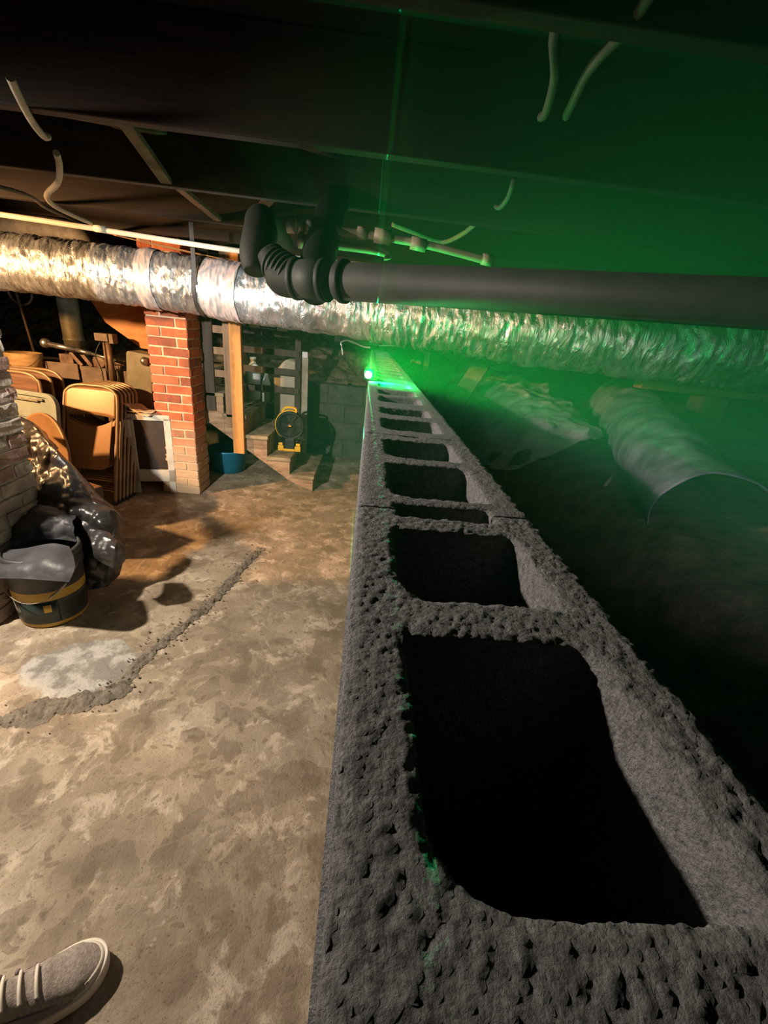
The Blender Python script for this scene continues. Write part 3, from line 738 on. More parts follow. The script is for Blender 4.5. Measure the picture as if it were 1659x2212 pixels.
bm = B(); box(bm, (-0.035, -0.035, 0.47), (0.035, -0.004, 0.605)); bm.transform(CR); obj('corner_bracket', bm, 'whitep', t, bevel=0.003)
for k, (dz, an, lb) in enumerate(((0.0, 0.3, 'lowest cream sheet of paper lying on the white framed panel'), (0.012, -0.2, 'middle cream sheet of paper lying on the white framed panel'), (0.03, 0.15, 'curled topmost cream paper lying on the white framed panel'))):
    bm = B(); Mx = Matrix.Translation((-1.75, 3.375, 0.662 + dz)) @ Matrix.Rotation(an, 4, 'Z')
    grid(bm, lambda u, v: Mx @ Vector((-0.12 + 0.24 * u, -0.07 + 0.14 * v, 0.022 * math.sin(u * 4 + k) * (k + 0.3) + 0.01 * nz(Vector((u * 4, v * 4, k))))), 14, 8)
    tag(obj('paper_sheet', bm, 'paper', solid=0.002), lb, 'paper', 'loose papers on the panel')

# ------------------------------------------------------------------ workbench and machinery
t = thing('workbench', 'dark grey workbench with a deep metal apron loaded with machine parts', 'workbench', (-2.35, 3.85, 0))
bm = B(); box(bm, (-2.95, 3.72, 0.885), (-1.95, 4.15, 0.91)); obj('top', bm, 'bench', t, bevel=0.003)
bm = B(); box(bm, (-2.36, 3.70, 0.74), (-1.975, 3.719, 0.905)); box(bm, (-2.70, 3.70, 0.80), (-2.38, 3.719, 0.925)); obj('apron', bm, 'bench', t, bevel=0.003)
for x in (-2.92, -1.99):
    for y in (3.75, 4.08):
        bm = B(); box(bm, (x - 0.025, y - 0.025, 0), (x + 0.025, y + 0.025, 0.884)); obj('leg', bm, 'darkwood', t)
t = thing('wooden_bucket', 'old wooden bucket with wire bail at the left end of the workbench', 'bucket', (-2.745, 3.66, 0.80))
c = (-2.76, 3.66, 0)
bm = B(); lathe(bm, [(0.001, 0.79), (0.105, 0.79), (0.125, 0.98), (0.115, 0.98), (0.10, 0.80), (0.001, 0.80)], 24, Matrix.Translation(c)); obj('body', bm, 'keg', t)
bm = B(); lathe(bm, [(0.105, 0.80), (0.112, 0.80), (0.114, 0.822), (0.107, 0.822), (0.105, 0.80)], 24, Matrix.Translation(c)); obj('hoop', bm, 'rusty', t)
bm = B(); tube(bm, [(-2.885, 3.66, 0.97), (-2.84, 3.55, 0.92), (-2.74, 3.53, 0.875), (-2.65, 3.57, 0.90), (-2.635, 3.66, 0.96)], 0.0035, 6, 6); obj('bail', bm, 'rusty', t)
bm = B(); box(bm, (-2.90, 3.45, 0.765), (-2.60, 3.74, 0.789)); 
for x in (-2.89, -2.63): box(bm, (x, 3.46, 0), (x + 0.02, 3.48, 0.765)); box(bm, (x, 3.69, 0), (x + 0.02, 3.70, 0.765))
tag(obj('stand', bm, 'darkwood'), 'small dark stand that carries the wooden bucket', 'stand')
t = thing('telescoping_pole', 'metal telescoping pole with round clear knob lying on the machine parts', 'pole', (-2.35, 3.68, 1.0))
bm = B(); tube(bm, [(-2.57, 3.68, 1.062), (-2.36, 3.68, 1.038)], 0.021, 14, 1); tube(bm, [(-2.36, 3.68, 1.038), (-2.24, 3.68, 1.02)], 0.016, 12, 1); tube(bm, [(-2.24, 3.68, 1.02), (-2.05, 3.68, 0.985)], 0.011, 10, 1); obj('shaft', bm, 'steel', t)
bm = B(); bmesh.ops.create_uvsphere(bm, u_segments=18, v_segments=12, radius=0.037, matrix=Matrix.Translation((-2.585, 3.68, 1.066))); obj('knob', bm, 'steel', t)
for f in bpy.data.meshes[-1].polygons: f.use_smooth = True
bm = B(); beam(bm, (-2.44, 3.75, 1.01), (-2.36, 3.75, 0.912), 0.05, 0.03); beam(bm, (-2.36, 3.76, 1.01), (-2.29, 3.76, 0.912), 0.05, 0.03); box(bm, (-2.54, 3.74, 0.911), (-2.43, 3.82, 0.99)); box(bm, (-2.28, 3.75, 0.911), (-2.06, 3.85, 0.935)); tube(bm, [(-2.16, 3.8, 0.93), (-2.16, 3.8, 0.985)], 0.035, 14, 1); tube(bm, [(-2.3, 3.8, 0.955), (-2.02, 3.8, 0.955)], 0.02, 12, 1); lathe(bm, [(0.001, 0), (0.05, 0), (0.05, 0.02), (0.001, 0.02)], 20, Matrix.Translation((-2.21, 3.73, 0.96)) @ Matrix.Rotation(PI / 2, 4, 'X'))
tag(obj('machine_casting', bm, 'rusty', bevel=0.004), 'rusty cast machine frame with handwheel in the middle of the workbench', 'machine')
t = thing('drill_stand', 'upright rusty drill stand with grey head at the right of the workbench', 'drill stand', (-2.08, 3.64, 0.72))
bm = B(); tube(bm, [(-2.075, 3.64, 0.80), (-2.07, 3.64, 1.13)], 0.022, 12, 1); tube(bm, [(-2.115, 3.64, 0.83), (-2.105, 3.64, 1.13)], 0.010, 8, 1); obj('column', bm, 'rusty', t)
bm = B(); box(bm, (-2.15, 3.60, 1.128), (-2.05, 3.69, 1.185)); box(bm, (-2.049, 3.61, 1.115), (-2.015, 3.68, 1.185)); obj('head', bm, 'bench', t, bevel=0.004)
bm = B(); tube(bm, [(-2.12, 3.62, 1.12), (-2.16, 3.6, 1.02), (-2.13, 3.6, 0.90), (-2.13, 3.6, 0.72)], 0.004, 6, 8); tube(bm, [(-2.04, 3.62, 1.0), (-2.0, 3.6, 0.85), (-1.99, 3.6, 0.70)], 0.004, 6, 8); obj('cord', bm, 'black', t)
bm = B(); box(bm, (-2.15, 3.60, 0.68), (-2.02, 3.70, 0.80)); box(bm, (-2.15, 3.62, 0.0), (-2.02, 3.66, 0.68)); obj('base', bm, 'rusty', t, bevel=0.004)
t = thing('pump_housing', 'grey-green metal housing with round chrome cap beside the brick pillar', 'machine housing', (-1.9, 3.75, 0.6))
HR = Matrix.Translation((-1.91, 3.68, 0.0)) @ Matrix.Rotation(math.radians(6), 4, 'Y')
bm = B(); prism(bm, rrect(-0.13, 0.07, 0.62, 1.07, 0.025), -0.07, 0.12); bm.transform(HR); obj('case', bm, 'greengrey', t, bevel=0.006)
bm = B(); prism(bm, rrect(0.072, 0.14, 0.62, 1.04, 0.03), -0.06, 0.11); bm.transform(HR); obj('side_cover', bm, 'black', t, bevel=0.004)
bm = B(); lathe(bm, [(0.001, 0.03), (0.02, 0.028), (0.032, 0.01), (0.034, 0.0), (0.001, 0.0)], 22, Matrix.Translation((-1.785, 3.60, 1.01)) @ Matrix.Rotation(PI / 2, 4, 'X')); obj('cap', bm, 'steel', t)
bm = B(); box(bm, (-2.0, 3.66, 0.0), (-1.80, 3.78, 0.62)); obj('base', bm, 'darkwood', t)
bm = B(); lathe(bm, [(0.001, 0.92), (0.075, 0.92), (0.075, 1.08), (0.08, 1.085), (0.08, 1.10), (0.075, 1.105), (0.075, 1.45), (0.05, 1.48), (0.001, 1.48)], 26, Matrix.Translation((-2.53, 3.95, 0)))
tag(obj('metal_canister', bm, 'olive'), 'tall olive metal cylinder standing at the back of the workbench', 'cylinder')
bm = B(); tube(bm, [(-2.86, 3.85, 1.5), (-2.77, 3.8, 0.93)], 0.010, 8, 1)
tag(obj('metal_rod', bm, 'rusty'), 'thin rusty rod leaning above the wooden bucket', 'rod')
bm = B(); prism(bm, [(-2.42, 1.70), (-1.80, 1.70), (-1.80, 1.085), (-1.90, 1.09), (-2.02, 1.17), (-2.16, 1.26)], 3.80, 3.82)
box(bm, (-2.16, 3.790, 1.30), (-2.13, 3.7999, 1.33)); 
tag(obj('plywood_panel', bm, 'plywood'), 'orange-brown plywood panel with slanted edge left of the red brick pillar', 'panel')
bm = B(); lathe(bm, [(0.0, 0)] and [(0.085, -0.006), (0.10, -0.006), (0.10, 0.006), (0.085, 0.006), (0.085, -0.006)], 30, Matrix.Translation((-2.86, 3.9, 1.42)) @ Matrix.Rotation(PI / 2, 4, 'X'))
tag(obj('wire_hoop', bm, 'rusty'), 'dark metal hoop hanging in the shade below the silver duct', 'hoop')

# ------------------------------------------------------------------ bucket and black plastic
t = thing('pail', 'dark pail with yellow bands and wire bail in front of the grey brick pillar', 'bucket', (-1.43, 1.745, 0))
Mt = Matrix.Translation((-1.43, 1.745, 0))
bm = B(); lathe(bm, [(0.001, 0.0), (0.128, 0.0), (0.132, 0.006), (0.134, 0.022)], 44, Mt, 1); lathe(bm, [(0.134, 0.022), (0.1395, 0.145)], 44, Mt, 0, a0=0, a1=2 * PI); lathe(bm, [(0.1395, 0.145), (0.142, 0.19)], 44, Mt, 1); lathe(bm, [(0.142, 0.19), (0.146, 0.27), (0.152, 0.272), (0.152, 0.295), (0.147, 0.30), (0.147, 0.32), (0.153, 0.322), (0.153, 0.345), (0.148, 0.36), (0.14, 0.36), (0.138, 0.05), (0.001, 0.02)], 44, Mt, 0)
obj('body', bm, ['pail', 'yellow'], t)
bm = B(); lathe(bm, [(0.1362, 0.026), (0.1402, 0.138)], 18, Mt, 0, a0=math.radians(250), a1=math.radians(315)); o = obj('label_panel', bm, 'paillabel', t, solid=0.001)
bm = B(); lathe(bm, [(0.1362, 0.026), (0.1402, 0.138)], 8, Mt, 0, a0=math.radians(218), a1=math.radians(249)); obj('label_panel', bm, 'pailgrey', t, solid=0.001)
bm = B(); lathe(bm, [(0.139, 0.085), (0.141, 0.125)], 6, Mt, 0, a0=math.radians(292), a1=math.radians(304)); obj('sticker', bm, 'yellow', t, solid=0.0012)
bm = B()
pts = []
for k in range(13):
    a = math.radians(205 + 150 * k / 12); rr = 0.162; sag = math.sin(PI * k / 12)
    pts.append((-1.43 + rr * math.cos(a), 1.745 + rr * math.sin(a), 0.29 - 0.135 * sag))
tube(bm, pts, 0.0016, 6, 3); obj('bail', bm, 'cable', t)
bm = B(); tube(bm, [pts[8], pts[9], pts[10]], 0.006, 8, 3); obj('grip', bm, 'cable', t)

def sheet(name, ctrl, m, label, amp=0.012, nu=60, nv=60, th=0.0015, f=9.0, seed=0, cat='plastic sheet', fold=0.6):
    fn = patch([[Vector(p) for p in r] for r in ctrl]); bm = B(); off = Vector((seed * 7.3, seed * 3.1, 0))
    def g(u, v):
        p = fn(u, v); q = p * f + off
        d = 1.2 - noise.voronoi(q)[0][0] * 2.0          # sharp creases between facets
        d2 = 1.0 - noise.voronoi(q * 2.3 + Vector((5, 5, 5)))[0][0] * 1.8
        n = Vector((nz(q + Vector((3, 0, 0))), -0.8, 0.6)).normalized()
        return p + n * amp * (d * 1.0 + fold * d2)
    grid(bm, g, nu, nv)
    for fc in bm.faces: fc.smooth = True
    return tag(obj(name, bm, m, solid=th), label, cat)
# main drape over the junk behind the bucket
sheet('plastic_sheet', [[(-2.105, 2.581, 0.742), (-1.995, 2.523, 0.749), (-1.872, 2.454, 0.734), (-1.878, 2.533, 0.663)],
    [(-1.852, 2.328, 0.698), (-1.736, 2.266, 0.697), (-1.618, 2.203, 0.694), (-1.7, 2.378, 0.58)],
    [(-1.751, 2.218, 0.582), (-1.614, 2.157, 0.587), (-1.507, 2.159, 0.609), (-1.558, 2.318, 0.46)],
    [(-1.65, 2.064, 0.489), (-1.506, 2.0, 0.489), (-1.354, 2.043, 0.485), (-1.387, 2.216, 0.374)],
    [(-1.553, 1.924, 0.429), (-1.419, 1.92, 0.442), (-1.236, 1.966, 0.451), (-1.267, 2.132, 0.323)],
    [(-1.557, 1.916, 0.281), (-1.421, 1.921, 0.316), (-1.215, 1.916, 0.336), (-1.224, 2.032, 0.222)],
    [(-1.528, 1.868, 0.043), (-1.41, 1.86, 0.044), (-1.27, 1.861, 0.068), (-1.247, 1.965, 0.06)]], 'poly',
    'large crumpled black plastic sheet draped over junk beside the grey brick pillar', 0.030, 130, 110, f=7.5, seed=1)
sheet('plastic_sheet', [[(-1.676, 1.725, 0.327), (-1.494, 1.705, 0.358), (-1.345, 1.702, 0.4), (-1.269, 1.704, 0.391)],
    [(-1.582, 1.608, 0.321), (-1.409, 1.588, 0.352), (-1.267, 1.58, 0.38), (-1.181, 1.598, 0.361)],
    [(-1.551, 1.56, 0.29), (-1.385, 1.543, 0.314), (-1.266, 1.533, 0.321), (-1.183, 1.545, 0.311)]], 'polygrey',
    'dusty grey flap of plastic sheet hanging over the rim of the pail', 0.006, 50, 50, f=8, seed=2)
sheet('plastic_sheet', [[(-1.257, 1.836, 0.397), (-1.214, 1.839, 0.411), (-1.17, 1.834, 0.405), (-1.175, 1.87, 0.362)],
    [(-1.209, 1.761, 0.354), (-1.143, 1.737, 0.36), (-1.081, 1.74, 0.376), (-1.08, 1.8, 0.339)],
    [(-1.207, 1.761, 0.305), (-1.15, 1.732, 0.295), (-1.106, 1.722, 0.279), (-1.105, 1.762, 0.245)]], 'poly',
    'small stiff black plastic flap sticking out right of the pail', 0.014, 40, 36, f=10, seed=4)
sheet('plastic_sheet', [[(-1.659, 1.833, 0.327), (-1.565, 1.905, 0.461), (-1.477, 1.935, 0.468), (-1.371, 1.947, 0.435)],
    [(-1.598, 1.774, 0.326), (-1.524, 1.822, 0.424), (-1.422, 1.846, 0.446), (-1.338, 1.867, 0.405)],
    [(-1.577, 1.77, 0.294), (-1.501, 1.807, 0.342), (-1.418, 1.827, 0.351), (-1.343, 1.839, 0.339)]], 'polygrey',
    'shiny folded layer of black plastic directly behind the pail', 0.018, 60, 50, f=9, seed=6)
# the board the sheet hangs from
bm = B(); box(bm, (-1.92, 2.28, 0.0), (-1.56, 2.50, 0.40), rot=Matrix.Rotation(math.radians(-25), 3, 'Z'))
tag(obj('cardboard_carton', bm, 'brownwood', bevel=0.004), 'brown carton mostly hidden under the black plastic sheet', 'carton')

# ------------------------------------------------------------------ mud line, rubble, floor marks
PATH = [(-1.30, 1.10), (-1.20, 1.128), (-1.05, 1.20), (-0.90, 1.275), (-0.885, 1.42), (-0.84, 1.58), (-0.79, 1.72), (-0.735, 1.92), (-0.695, 2.14), (-0.655, 2.40), (-0.62, 2.52)]
bm = B(); pp = spline([Vector((x, y, 0)) for x, y in PATH], 30); N = len(pp) - 1
def mudfn(u, v):
    i = u * N; i0 = min(int(i), N - 1); p = pp[i0].lerp(pp[i0 + 1], i - i0)
    t = (pp[min(i0 + 2, N)] - pp[max(i0 - 1, 0)]).normalized(); n = Vector((-t.y, t.x, 0))
    wd = (0.060 if u < 0.33 else 0.032) * (0.8 + 0.9 * nz(Vector((u * 16, 1, 0)))) + 0.016 * nz(Vector((u * 70, 2 + v * 3, 0))) + 0.010 * nz(Vector((u * 190, v * 4, 0)))
    if u > 0.8: wd *= 0.9
    s = 2 * v - 1; q = p + n * wd * s
    hgt = (1 - s * s) * (0.005 + 0.012 * nz(q * 26) + 0.009 * nz(q * 70)) * min(1, (1 - u) * 8)
    return Vector((q.x, q.y, -0.001 + max(hgt, 0.0)))
grid(bm, mudfn, 700, 14)
tag(obj('mud_ridge', bm, 'mud'), 'crumbly dark grey mud line running across the concrete floor', 'mud', kind='stuff')
bm = B()
for k in range(300):
    i = rnd.random() ** 0.6 * N; p = pp[int(i)]; s = rnd.uniform(0.0012, 0.0055)
    q = p + Vector((rnd.gauss(0, 0.045), rnd.gauss(0, 0.05), 0.001 + s * 0.4))
    bmesh.ops.create_icosphere(bm, subdivisions=1, radius=s, matrix=Matrix.Translation(q) @ Matrix.Diagonal((1, rnd.uniform(.7, 1.3), 0.6, 1)))
tag(obj('mud_crumbs', bm, 'mud'), 'loose mud crumbs scattered along the grey mud line', 'mud crumbs', kind='stuff')

# ------------------------------------------------------------------ shoe at the lower left
def build_shoe():
    toe = Vector((-0.492, 0.512, 0.0)); ax = Vector((-0.84, -0.545, 0)).normalized(); sd = Vector((-ax.y, ax.x, 0))
    t = thing('sneaker', 'beige knitted running shoe pointing into the picture on the concrete floor', 'shoe', toe + ax * 0.14)
    L = 0.30
    def wid(s): return 0.052 * (max(0.0, 1 - max(0.0, 1 - s / 0.24) ** 2.2) ** 0.5) * (1 - 0.16 * math.exp(-((s - 0.58) / 0.16) ** 2)) * min(1, max(0, (1.003 - s) / 0.09) ** 0.5)
    def top(s): return 0.030 + 0.032 * min(s / 0.18, 1) ** 0.7 + 0.055 * max(0, min((s - 0.22) / 0.42, 1)) ** 1.3
    bm = B()      # midsole
    def solefn(u, v):
        s = 0.5 - 0.5 * math.cos(u * PI); a = v * PI * 2
        w_ = wid(s) * 1.06 + 0.001
        z = 0.017 + 0.017 * max(-1, min(1, 1.5 * math.sin(a))); x = w_ * max(-1, min(1, 1.25 * math.cos(a)))
        return toe + ax * (L * s) + sd * x + Vector((0, 0, max(0.001, z + 0.006 * max(0, 0.12 - s) / 0.12)))
    grid(bm, solefn, 40, 28); bmesh.ops.remove_doubles(bm, verts=bm.verts, dist=0.0004); obj('sole', bm, 'sole', t)
    bm = B()
    def upfn(u, v):
        s = 0.5 - 0.5 * math.cos(u * PI); a = -0.12 + v * (PI + 0.24)
        w_ = wid(s) * 0.99; h = top(s) - 0.022
        cz = math.sin(a); cxx = math.cos(a)
        x = w_ * math.copysign(abs(cxx) ** 0.75, cxx); z = 0.024 + h * max(cz, -0.2) ** 1 if cz > 0 else 0.022
        p = toe + ax * (L * s * 0.985 + 0.002) + sd * x + Vector((0, 0, z))
        if 0.34 < s < 0.74 and cz > 0.25: p.z += 0.0035 * math.sin(s * 95) * (cz - 0.25)
        return p + Vector((0, 0, 0.0012 * nz(p * 120)))
    grid(bm, upfn, 70, 40); obj('upper', bm, 'knit', t)
    bm = B()      # pale toe guard
    def guard(u, v):
        a = -1.5 + 3.0 * u; s0 = 0.115; cx = L * s0
        k = 1.035 - 0.17 * v ** 2; lift = 0.020 + 0.026 * v
        return toe + ax * (0.072 - 0.071 * max(math.cos(a), 0) * k) + sd * (0.0515 * k * math.sin(a)) + Vector((0, 0, lift))
    grid(bm, guard, 30, 6); obj('toe_guard', bm, 'sole', t, solid=0.002)
    bm = B()
    for k in range(4):
        s = 0.40 + 0.085 * k; h = top(s)
        pts = [toe + ax * (L * s) + sd * (0.030 * q) + Vector((0, 0, h + 0.003 - 0.010 * abs(q) ** 2 + 0.004)) for q in (-1, -0.5, 0, 0.5, 1)]
        tube(bm, pts, 0.0035, 8, 4)
    obj('laces', bm, 'sole', t)
    bm = B()
    for k in range(4):
        s = 0.42 + 0.09 * k
        p = toe + ax * (L * s) + sd * (-0.0485 * (0.94 if k else 0.95)) + Vector((0, 0, 0.052 + 0.008 * k))
        for sg in (1,):
            bmesh.ops.create_uvsphere(bm, u_segments=10, v_segments=6, radius=0.0055, matrix=Matrix.Translation(toe + ax * (L * s) + sd * (-0.036) + Vector((0, 0, top(s) - 0.014))))
    obj('eyelet', bm, 'shoeaccent', t)
    for sg in (-1, 1):
        bm = B()
        def swoosh(u, v):
            s = 0.30 + 0.42 * u; a = 0.30 + 0.30 * v
            w_ = wid(s) * 1.01; h = top(s) - 0.02
            return toe + ax * (L * s) + sd * (sg * w_ * math.cos(a) ** 0.75 * 1.012) + Vector((0, 0, 0.025 + h * math.sin(a) + 0.02 * (u - 0.5) * 0.5))
        grid(bm, swoosh, 16, 4); obj('side_overlay', bm, 'shoeaccent', t, solid=0.0008)
build_shoe()

# ------------------------------------------------------------------ silver duct
DUCT = [(-3.6, 3.15, 1.60), (-2.6, 3.05, 1.575), (-1.9, 3.0, 1.57), (-1.4, 2.98, 1.56), (-1.05, 2.97, 1.55), (-0.7, 2.93, 1.532), (-0.2, 2.82, 1.522), (0.4, 2.64, 1.495), (1.1, 2.38, 1.49), (1.9, 2.10, 1.50), (2.9, 1.85, 1.53), (4.4, 1.6, 1.56)]
t = thing('flexible_duct', 'long silver foil flexible duct slung under the joists from left to right', 'duct', (-0.2, 2.8, 1.36))
def crinkle(p, d, i):
    q = Vector((p.x * 26, d.y * 2.2, d.z * 2.2)); 
    a = 1 - abs(nz(q)) * 2; b = 1 - abs(nz(q * 2.1 + Vector((7, 3, 1)))) * 2
    ring = 0.003 * math.sin(p.x * 2 * PI / 0.14)
    if p.x > 0: a *= 1.6; b *= 1.5
    big = 0.008 * nz(Vector((p.x * 3.1, d.y, d.z)))
    return 0.0075 * a + 0.004 * b + ring + big
bm = B(); tube(bm, DUCT, [0.145, 0.150, 0.152, 0.154, 0.156, 0.156, 0.158, 0.163, 0.172, 0.182, 0.185, 0.185], 72, 90, disp=crinkle); obj('foil_sleeve', bm, 'foil', t)
dp = spline(DUCT, 90)
def duct_seg(x0, x1): return [p for p in dp if x0 <= p.x <= x1]
def sleeve(x0, x1, rad, m, name, slack=0.35, lab=None, thin=0.0):
    seg = duct_seg(x0, x1); bm = B()
    tube(bm, [seg[0]] + seg[1:-1:3] + [seg[-1]], rad, 64, 3, caps=False, disp=lambda p, d, i: slack * crinkle(p, d, i)); o = obj(name, bm, m, t)
    if lab: o['label'] = lab
sleeve(-1.03, -0.80, 0.163, 'tape', 'tape_band', 0.9, 'pinkish grey dull tape')
sleeve(-1.40, -1.31, 0.161, 'tape', 'tape_band', 0.95, 'pinkish grey dull tape')
sleeve(-1.065, -1.035, 0.168, 'rubber', 'hanger_strap', 0.3, 'dark strap')
bm = B(); q = [p for p in dp if p.x > -1.05][0]
box(bm, (q.x - 0.012, q.y - 0.17, q.z + 0.0), (q.x + 0.012, q.y - 0.166, 1.86)); obj('hanger', bm, 'rubber', t)

# ------------------------------------------------------------------ thin white pipe
t = thing('water_pipe', 'thin white plastic pipe running above the silver duct', 'pipe', (-1.2, 2.72, 1.74))
bm = B(); tube(bm, [(-3.8, 2.72, 1.80), (-2.034, 2.72, 1.778), (-0.73, 2.72, 1.735), (0.2, 2.72, 1.742)], 0.0135, 12, 6); obj('run', bm, 'pvc', t)
bm = B(); tube(bm, [(-1.53, 2.72, 1.765), (-1.47, 2.72, 1.763)], 0.0175, 12, 1); obj('coupling', bm, 'pvc', t)
# clay-grey duct elbow behind it at the left
bm = B(); tube(bm, [(-2.9, 3.3, 1.80), (-2.3, 3.28, 1.80), (-2.0, 3.25, 1.79), (-1.88, 3.22, 1.74), (-1.84, 3.2, 1.66)], 0.075, 24, 6)
tag(obj('stove_pipe', bm, 'gcable'), 'dusty grey stove pipe elbow above the left end of the duct', 'pipe')

# ------------------------------------------------------------------ black drain pipe with coupling
t = thing('drain_pipe', 'dark grey plastic drain pipe with banded coupling running to the right', 'drain pipe', (0.1, 1.2, 1.47))
A0, A1 = Vector((-0.20, 1.365, 1.515)), Vector((2.1, 0.31, 1.535))
def al(s): return A0.lerp(A1, s)
bm = B(); tube(bm, [al(0.04), al(1.0)], 0.047, 36, 1); obj('pipe', bm, 'abs', t)
bm = B(); tube(bm, [al(-0.012), al(0.03)], 0.0505, 32, 1); o = obj('coupling', bm, 'abs', t)
bm = B()
for s in (-0.014, 0.022, 0.045): tube(bm, [al(s), al(s + 0.006)], 0.0545, 32, 1)
obj('clamp', bm, 'rubber', t)
bm = B(); tube(bm, [al(0.0) , al(-0.03), Vector((-0.285, 1.41, 1.535)), Vector((-0.315, 1.43, 1.575))], [0.049, 0.048, 0.044, 0.040], 28, 6); obj('elbow', bm, 'dabs', t)
bm = B()
for k in range(5):
    a = Vector((-0.245 - 0.013 * k, 1.388 + 0.008 * k, 1.522 + 0.007 * k)); b = a + Vector((-0.005, 0.003, 0.003)); tube(bm, [a, b], 0.052 - 0.001 * k, 28, 1)
obj('ribbed_sleeve', bm, 'rubber', t)
bm = B(); tube(bm, [Vector((-0.360, 1.43, 1.525)), Vector((-0.362, 1.45, 1.57)), Vector((-0.358, 1.50, 1.635)), Vector((-0.385, 1.66, 1.695)), Vector((-0.46, 2.4, 1.75))], [0.030, 0.046, 0.050, 0.044, 0.042], 28, 8); obj('bend', bm, 'dabs', t)
bm = B(); tube(bm, [al(0.012) + Vector((0, -0.012, -0.035)), al(0.014) + Vector((-0.012, 0.12, 0.07)), Vector((-0.19, 1.98, 1.835)), Vector((-0.19, 2.06, 1.86))], [0.040, 0.052, 0.056, 0.056], 28, 8); obj('riser_pipe', bm, 'black', t)

# supply lines
t = thing('supply_pipe', 'upper cream water pipe with steel push fitting above the drain pipe', 'pipe', (0, 1.6, 1.68), 'cream water pipes')
bm = B(); tube(bm, [(-0.25, 1.6, 1.684), (-0.02, 1.6, 1.682), (0.16, 1.6, 1.673), (0.37, 1.6, 1.648)], 0.012, 12, 6); obj('run', bm, 'cpvc', t)
for (xa, xb, r) in ((-0.075, -0.045, 0.019), (-0.02, 0.035, 0.022), (0.10, 0.15, 0.019), (0.34, 0.375, 0.017)):
    bm = B(); tube(bm, [(xa, 1.6, 1.684 - max(0, xa) * 0.09), (xb, 1.6, 1.684 - max(0, xb) * 0.09)], r, 14, 1); obj('coupling', bm, 'cpvc', t)
bm = B(); tube(bm, [(-0.298, 1.6, 1.684), (-0.272, 1.6, 1.684)], 0.023, 16, 1); tube(bm, [(-0.262, 1.6, 1.684), (-0.245, 1.6, 1.684)], 0.020, 16, 1); tube(bm, [(-0.235, 1.6, 1.684), (-0.218, 1.6, 1.684)], 0.020, 16, 1); obj('fitting', bm, 'nickel', t)
t = thing('supply_pipe', 'lower short cream water pipe with steel fitting behind the black riser', 'pipe', (-0.2, 1.6, 1.64), 'cream water pipes')
bm = B(); tube(bm, [(-0.25, 1.6, 1.643), (0.0, 1.6, 1.640), (0.03, 1.6, 1.62)], 0.012, 12, 6); obj('run', bm, 'cpvc', t)
bm = B(); tube(bm, [(-0.262, 1.6, 1.643), (-0.238, 1.6, 1.643)], 0.021, 16, 1); tube(bm, [(-0.228, 1.6, 1.643), (-0.212, 1.6, 1.643)], 0.018, 16, 1); obj('fitting', bm, 'nickel', t)

# cables
def cable(pts, r, m, label, name='cable', group=None):
    bm = B(); tube(bm, pts, r, 8, 8); return tag(obj(name, bm, m), label, 'cable', group)
cable([(-0.90, 1.34, 1.865), (-0.92, 1.39, 1.845), (-0.985, 1.52, 1.842), (-1.035, 1.64, 1.843), (-1.06, 1.70, 1.86)], 0.010, 'cable', 'short cream cable crossing under a joist at the upper left')
cable([(-1.14, 1.86, 1.86), (-1.18, 1.93, 1.84), (-1.30, 2.10, 1.825), (-1.45, 2.25, 1.80), (-1.52, 2.42, 1.79), (-1.55, 2.62, 1.79), (-1.54, 2.72, 1.785)], 0.011, 'cable', 'cream cable dropping in an S bend onto the thin white pipe')
cable([(-2.6, 2.1, 1.838), (-1.75, 2.38, 1.838), (-1.80, 2.8, 1.838), (-1.80, 3.2, 1.82)], 0.009, 'gcable', 'dusty grey cable sagging at the far upper left')
cable([(0.250, 0.885, 1.875), (0.257, 0.93, 1.865), (0.30, 1.03, 1.862), (0.33, 1.15, 1.862), (0.335, 1.2, 1.872)], 0.009, 'gcable', 'short straight cable stub at the upper right under the joists')
cable([(0.350, 0.80, 1.872), (0.352, 0.88, 1.862), (0.345, 0.98, 1.860), (0.37, 1.12, 1.862), (0.385, 1.18, 1.872)], 0.009, 'gcable', 'curved cable at the top right coming down from the frame edge')
cable([(0.39, 1.56, 1.868), (0.40, 1.63, 1.84), (0.405, 1.74, 1.835), (0.41, 1.84, 1.86)], 0.008, 'gcable', 'small curved cable piece right of the laser line')
cable([(0.05, 2.30, 1.86), (0.16, 2.34, 1.845), (0.30, 2.40, 1.832), (0.37, 2.25, 1.845), (0.395, 2.12, 1.86)], 0.010, 'cable', 'cream cable sagging in a shallow hook above the drain pipe')
for k, (dx, dz) in enumerate(((0, 0), (0.10, -0.012), (0.22, -0.02))):
    cable([(-1.55 + dx, 2.75, 1.76 + dz), (-1.35 + dx, 2.86, 1.745 + dz), (-1.15 + dx, 2.98, 1.735 + dz)], 0.0035, 'plywood',
          ('leftmost', 'middle', 'rightmost')[k] + ' of three thin orange wires on top of the duct', 'wire', 'thin orange wires')

# ------------------------------------------------------------------ laser level on the wall
t = thing('laser_level', 'small dark laser level shining bright green on the end of the block wall', 'laser level', (-0.004, 1.735, 1.2215))
bm = B(); box(bm, (-0.022, 1.724, 1.2225), (0.018, 1.770, 1.262)); obj('body', bm, 'black', t, bevel=0.006)
bm = B(); bmesh.ops.create_uvsphere(bm, u_segments=16, v_segments=10, radius=0.0135, matrix=Matrix.Translation((-0.004, 1.722, 1.243)))
for f in bm.faces: f.smooth = True
obj('lens', bm, 'lens', t)

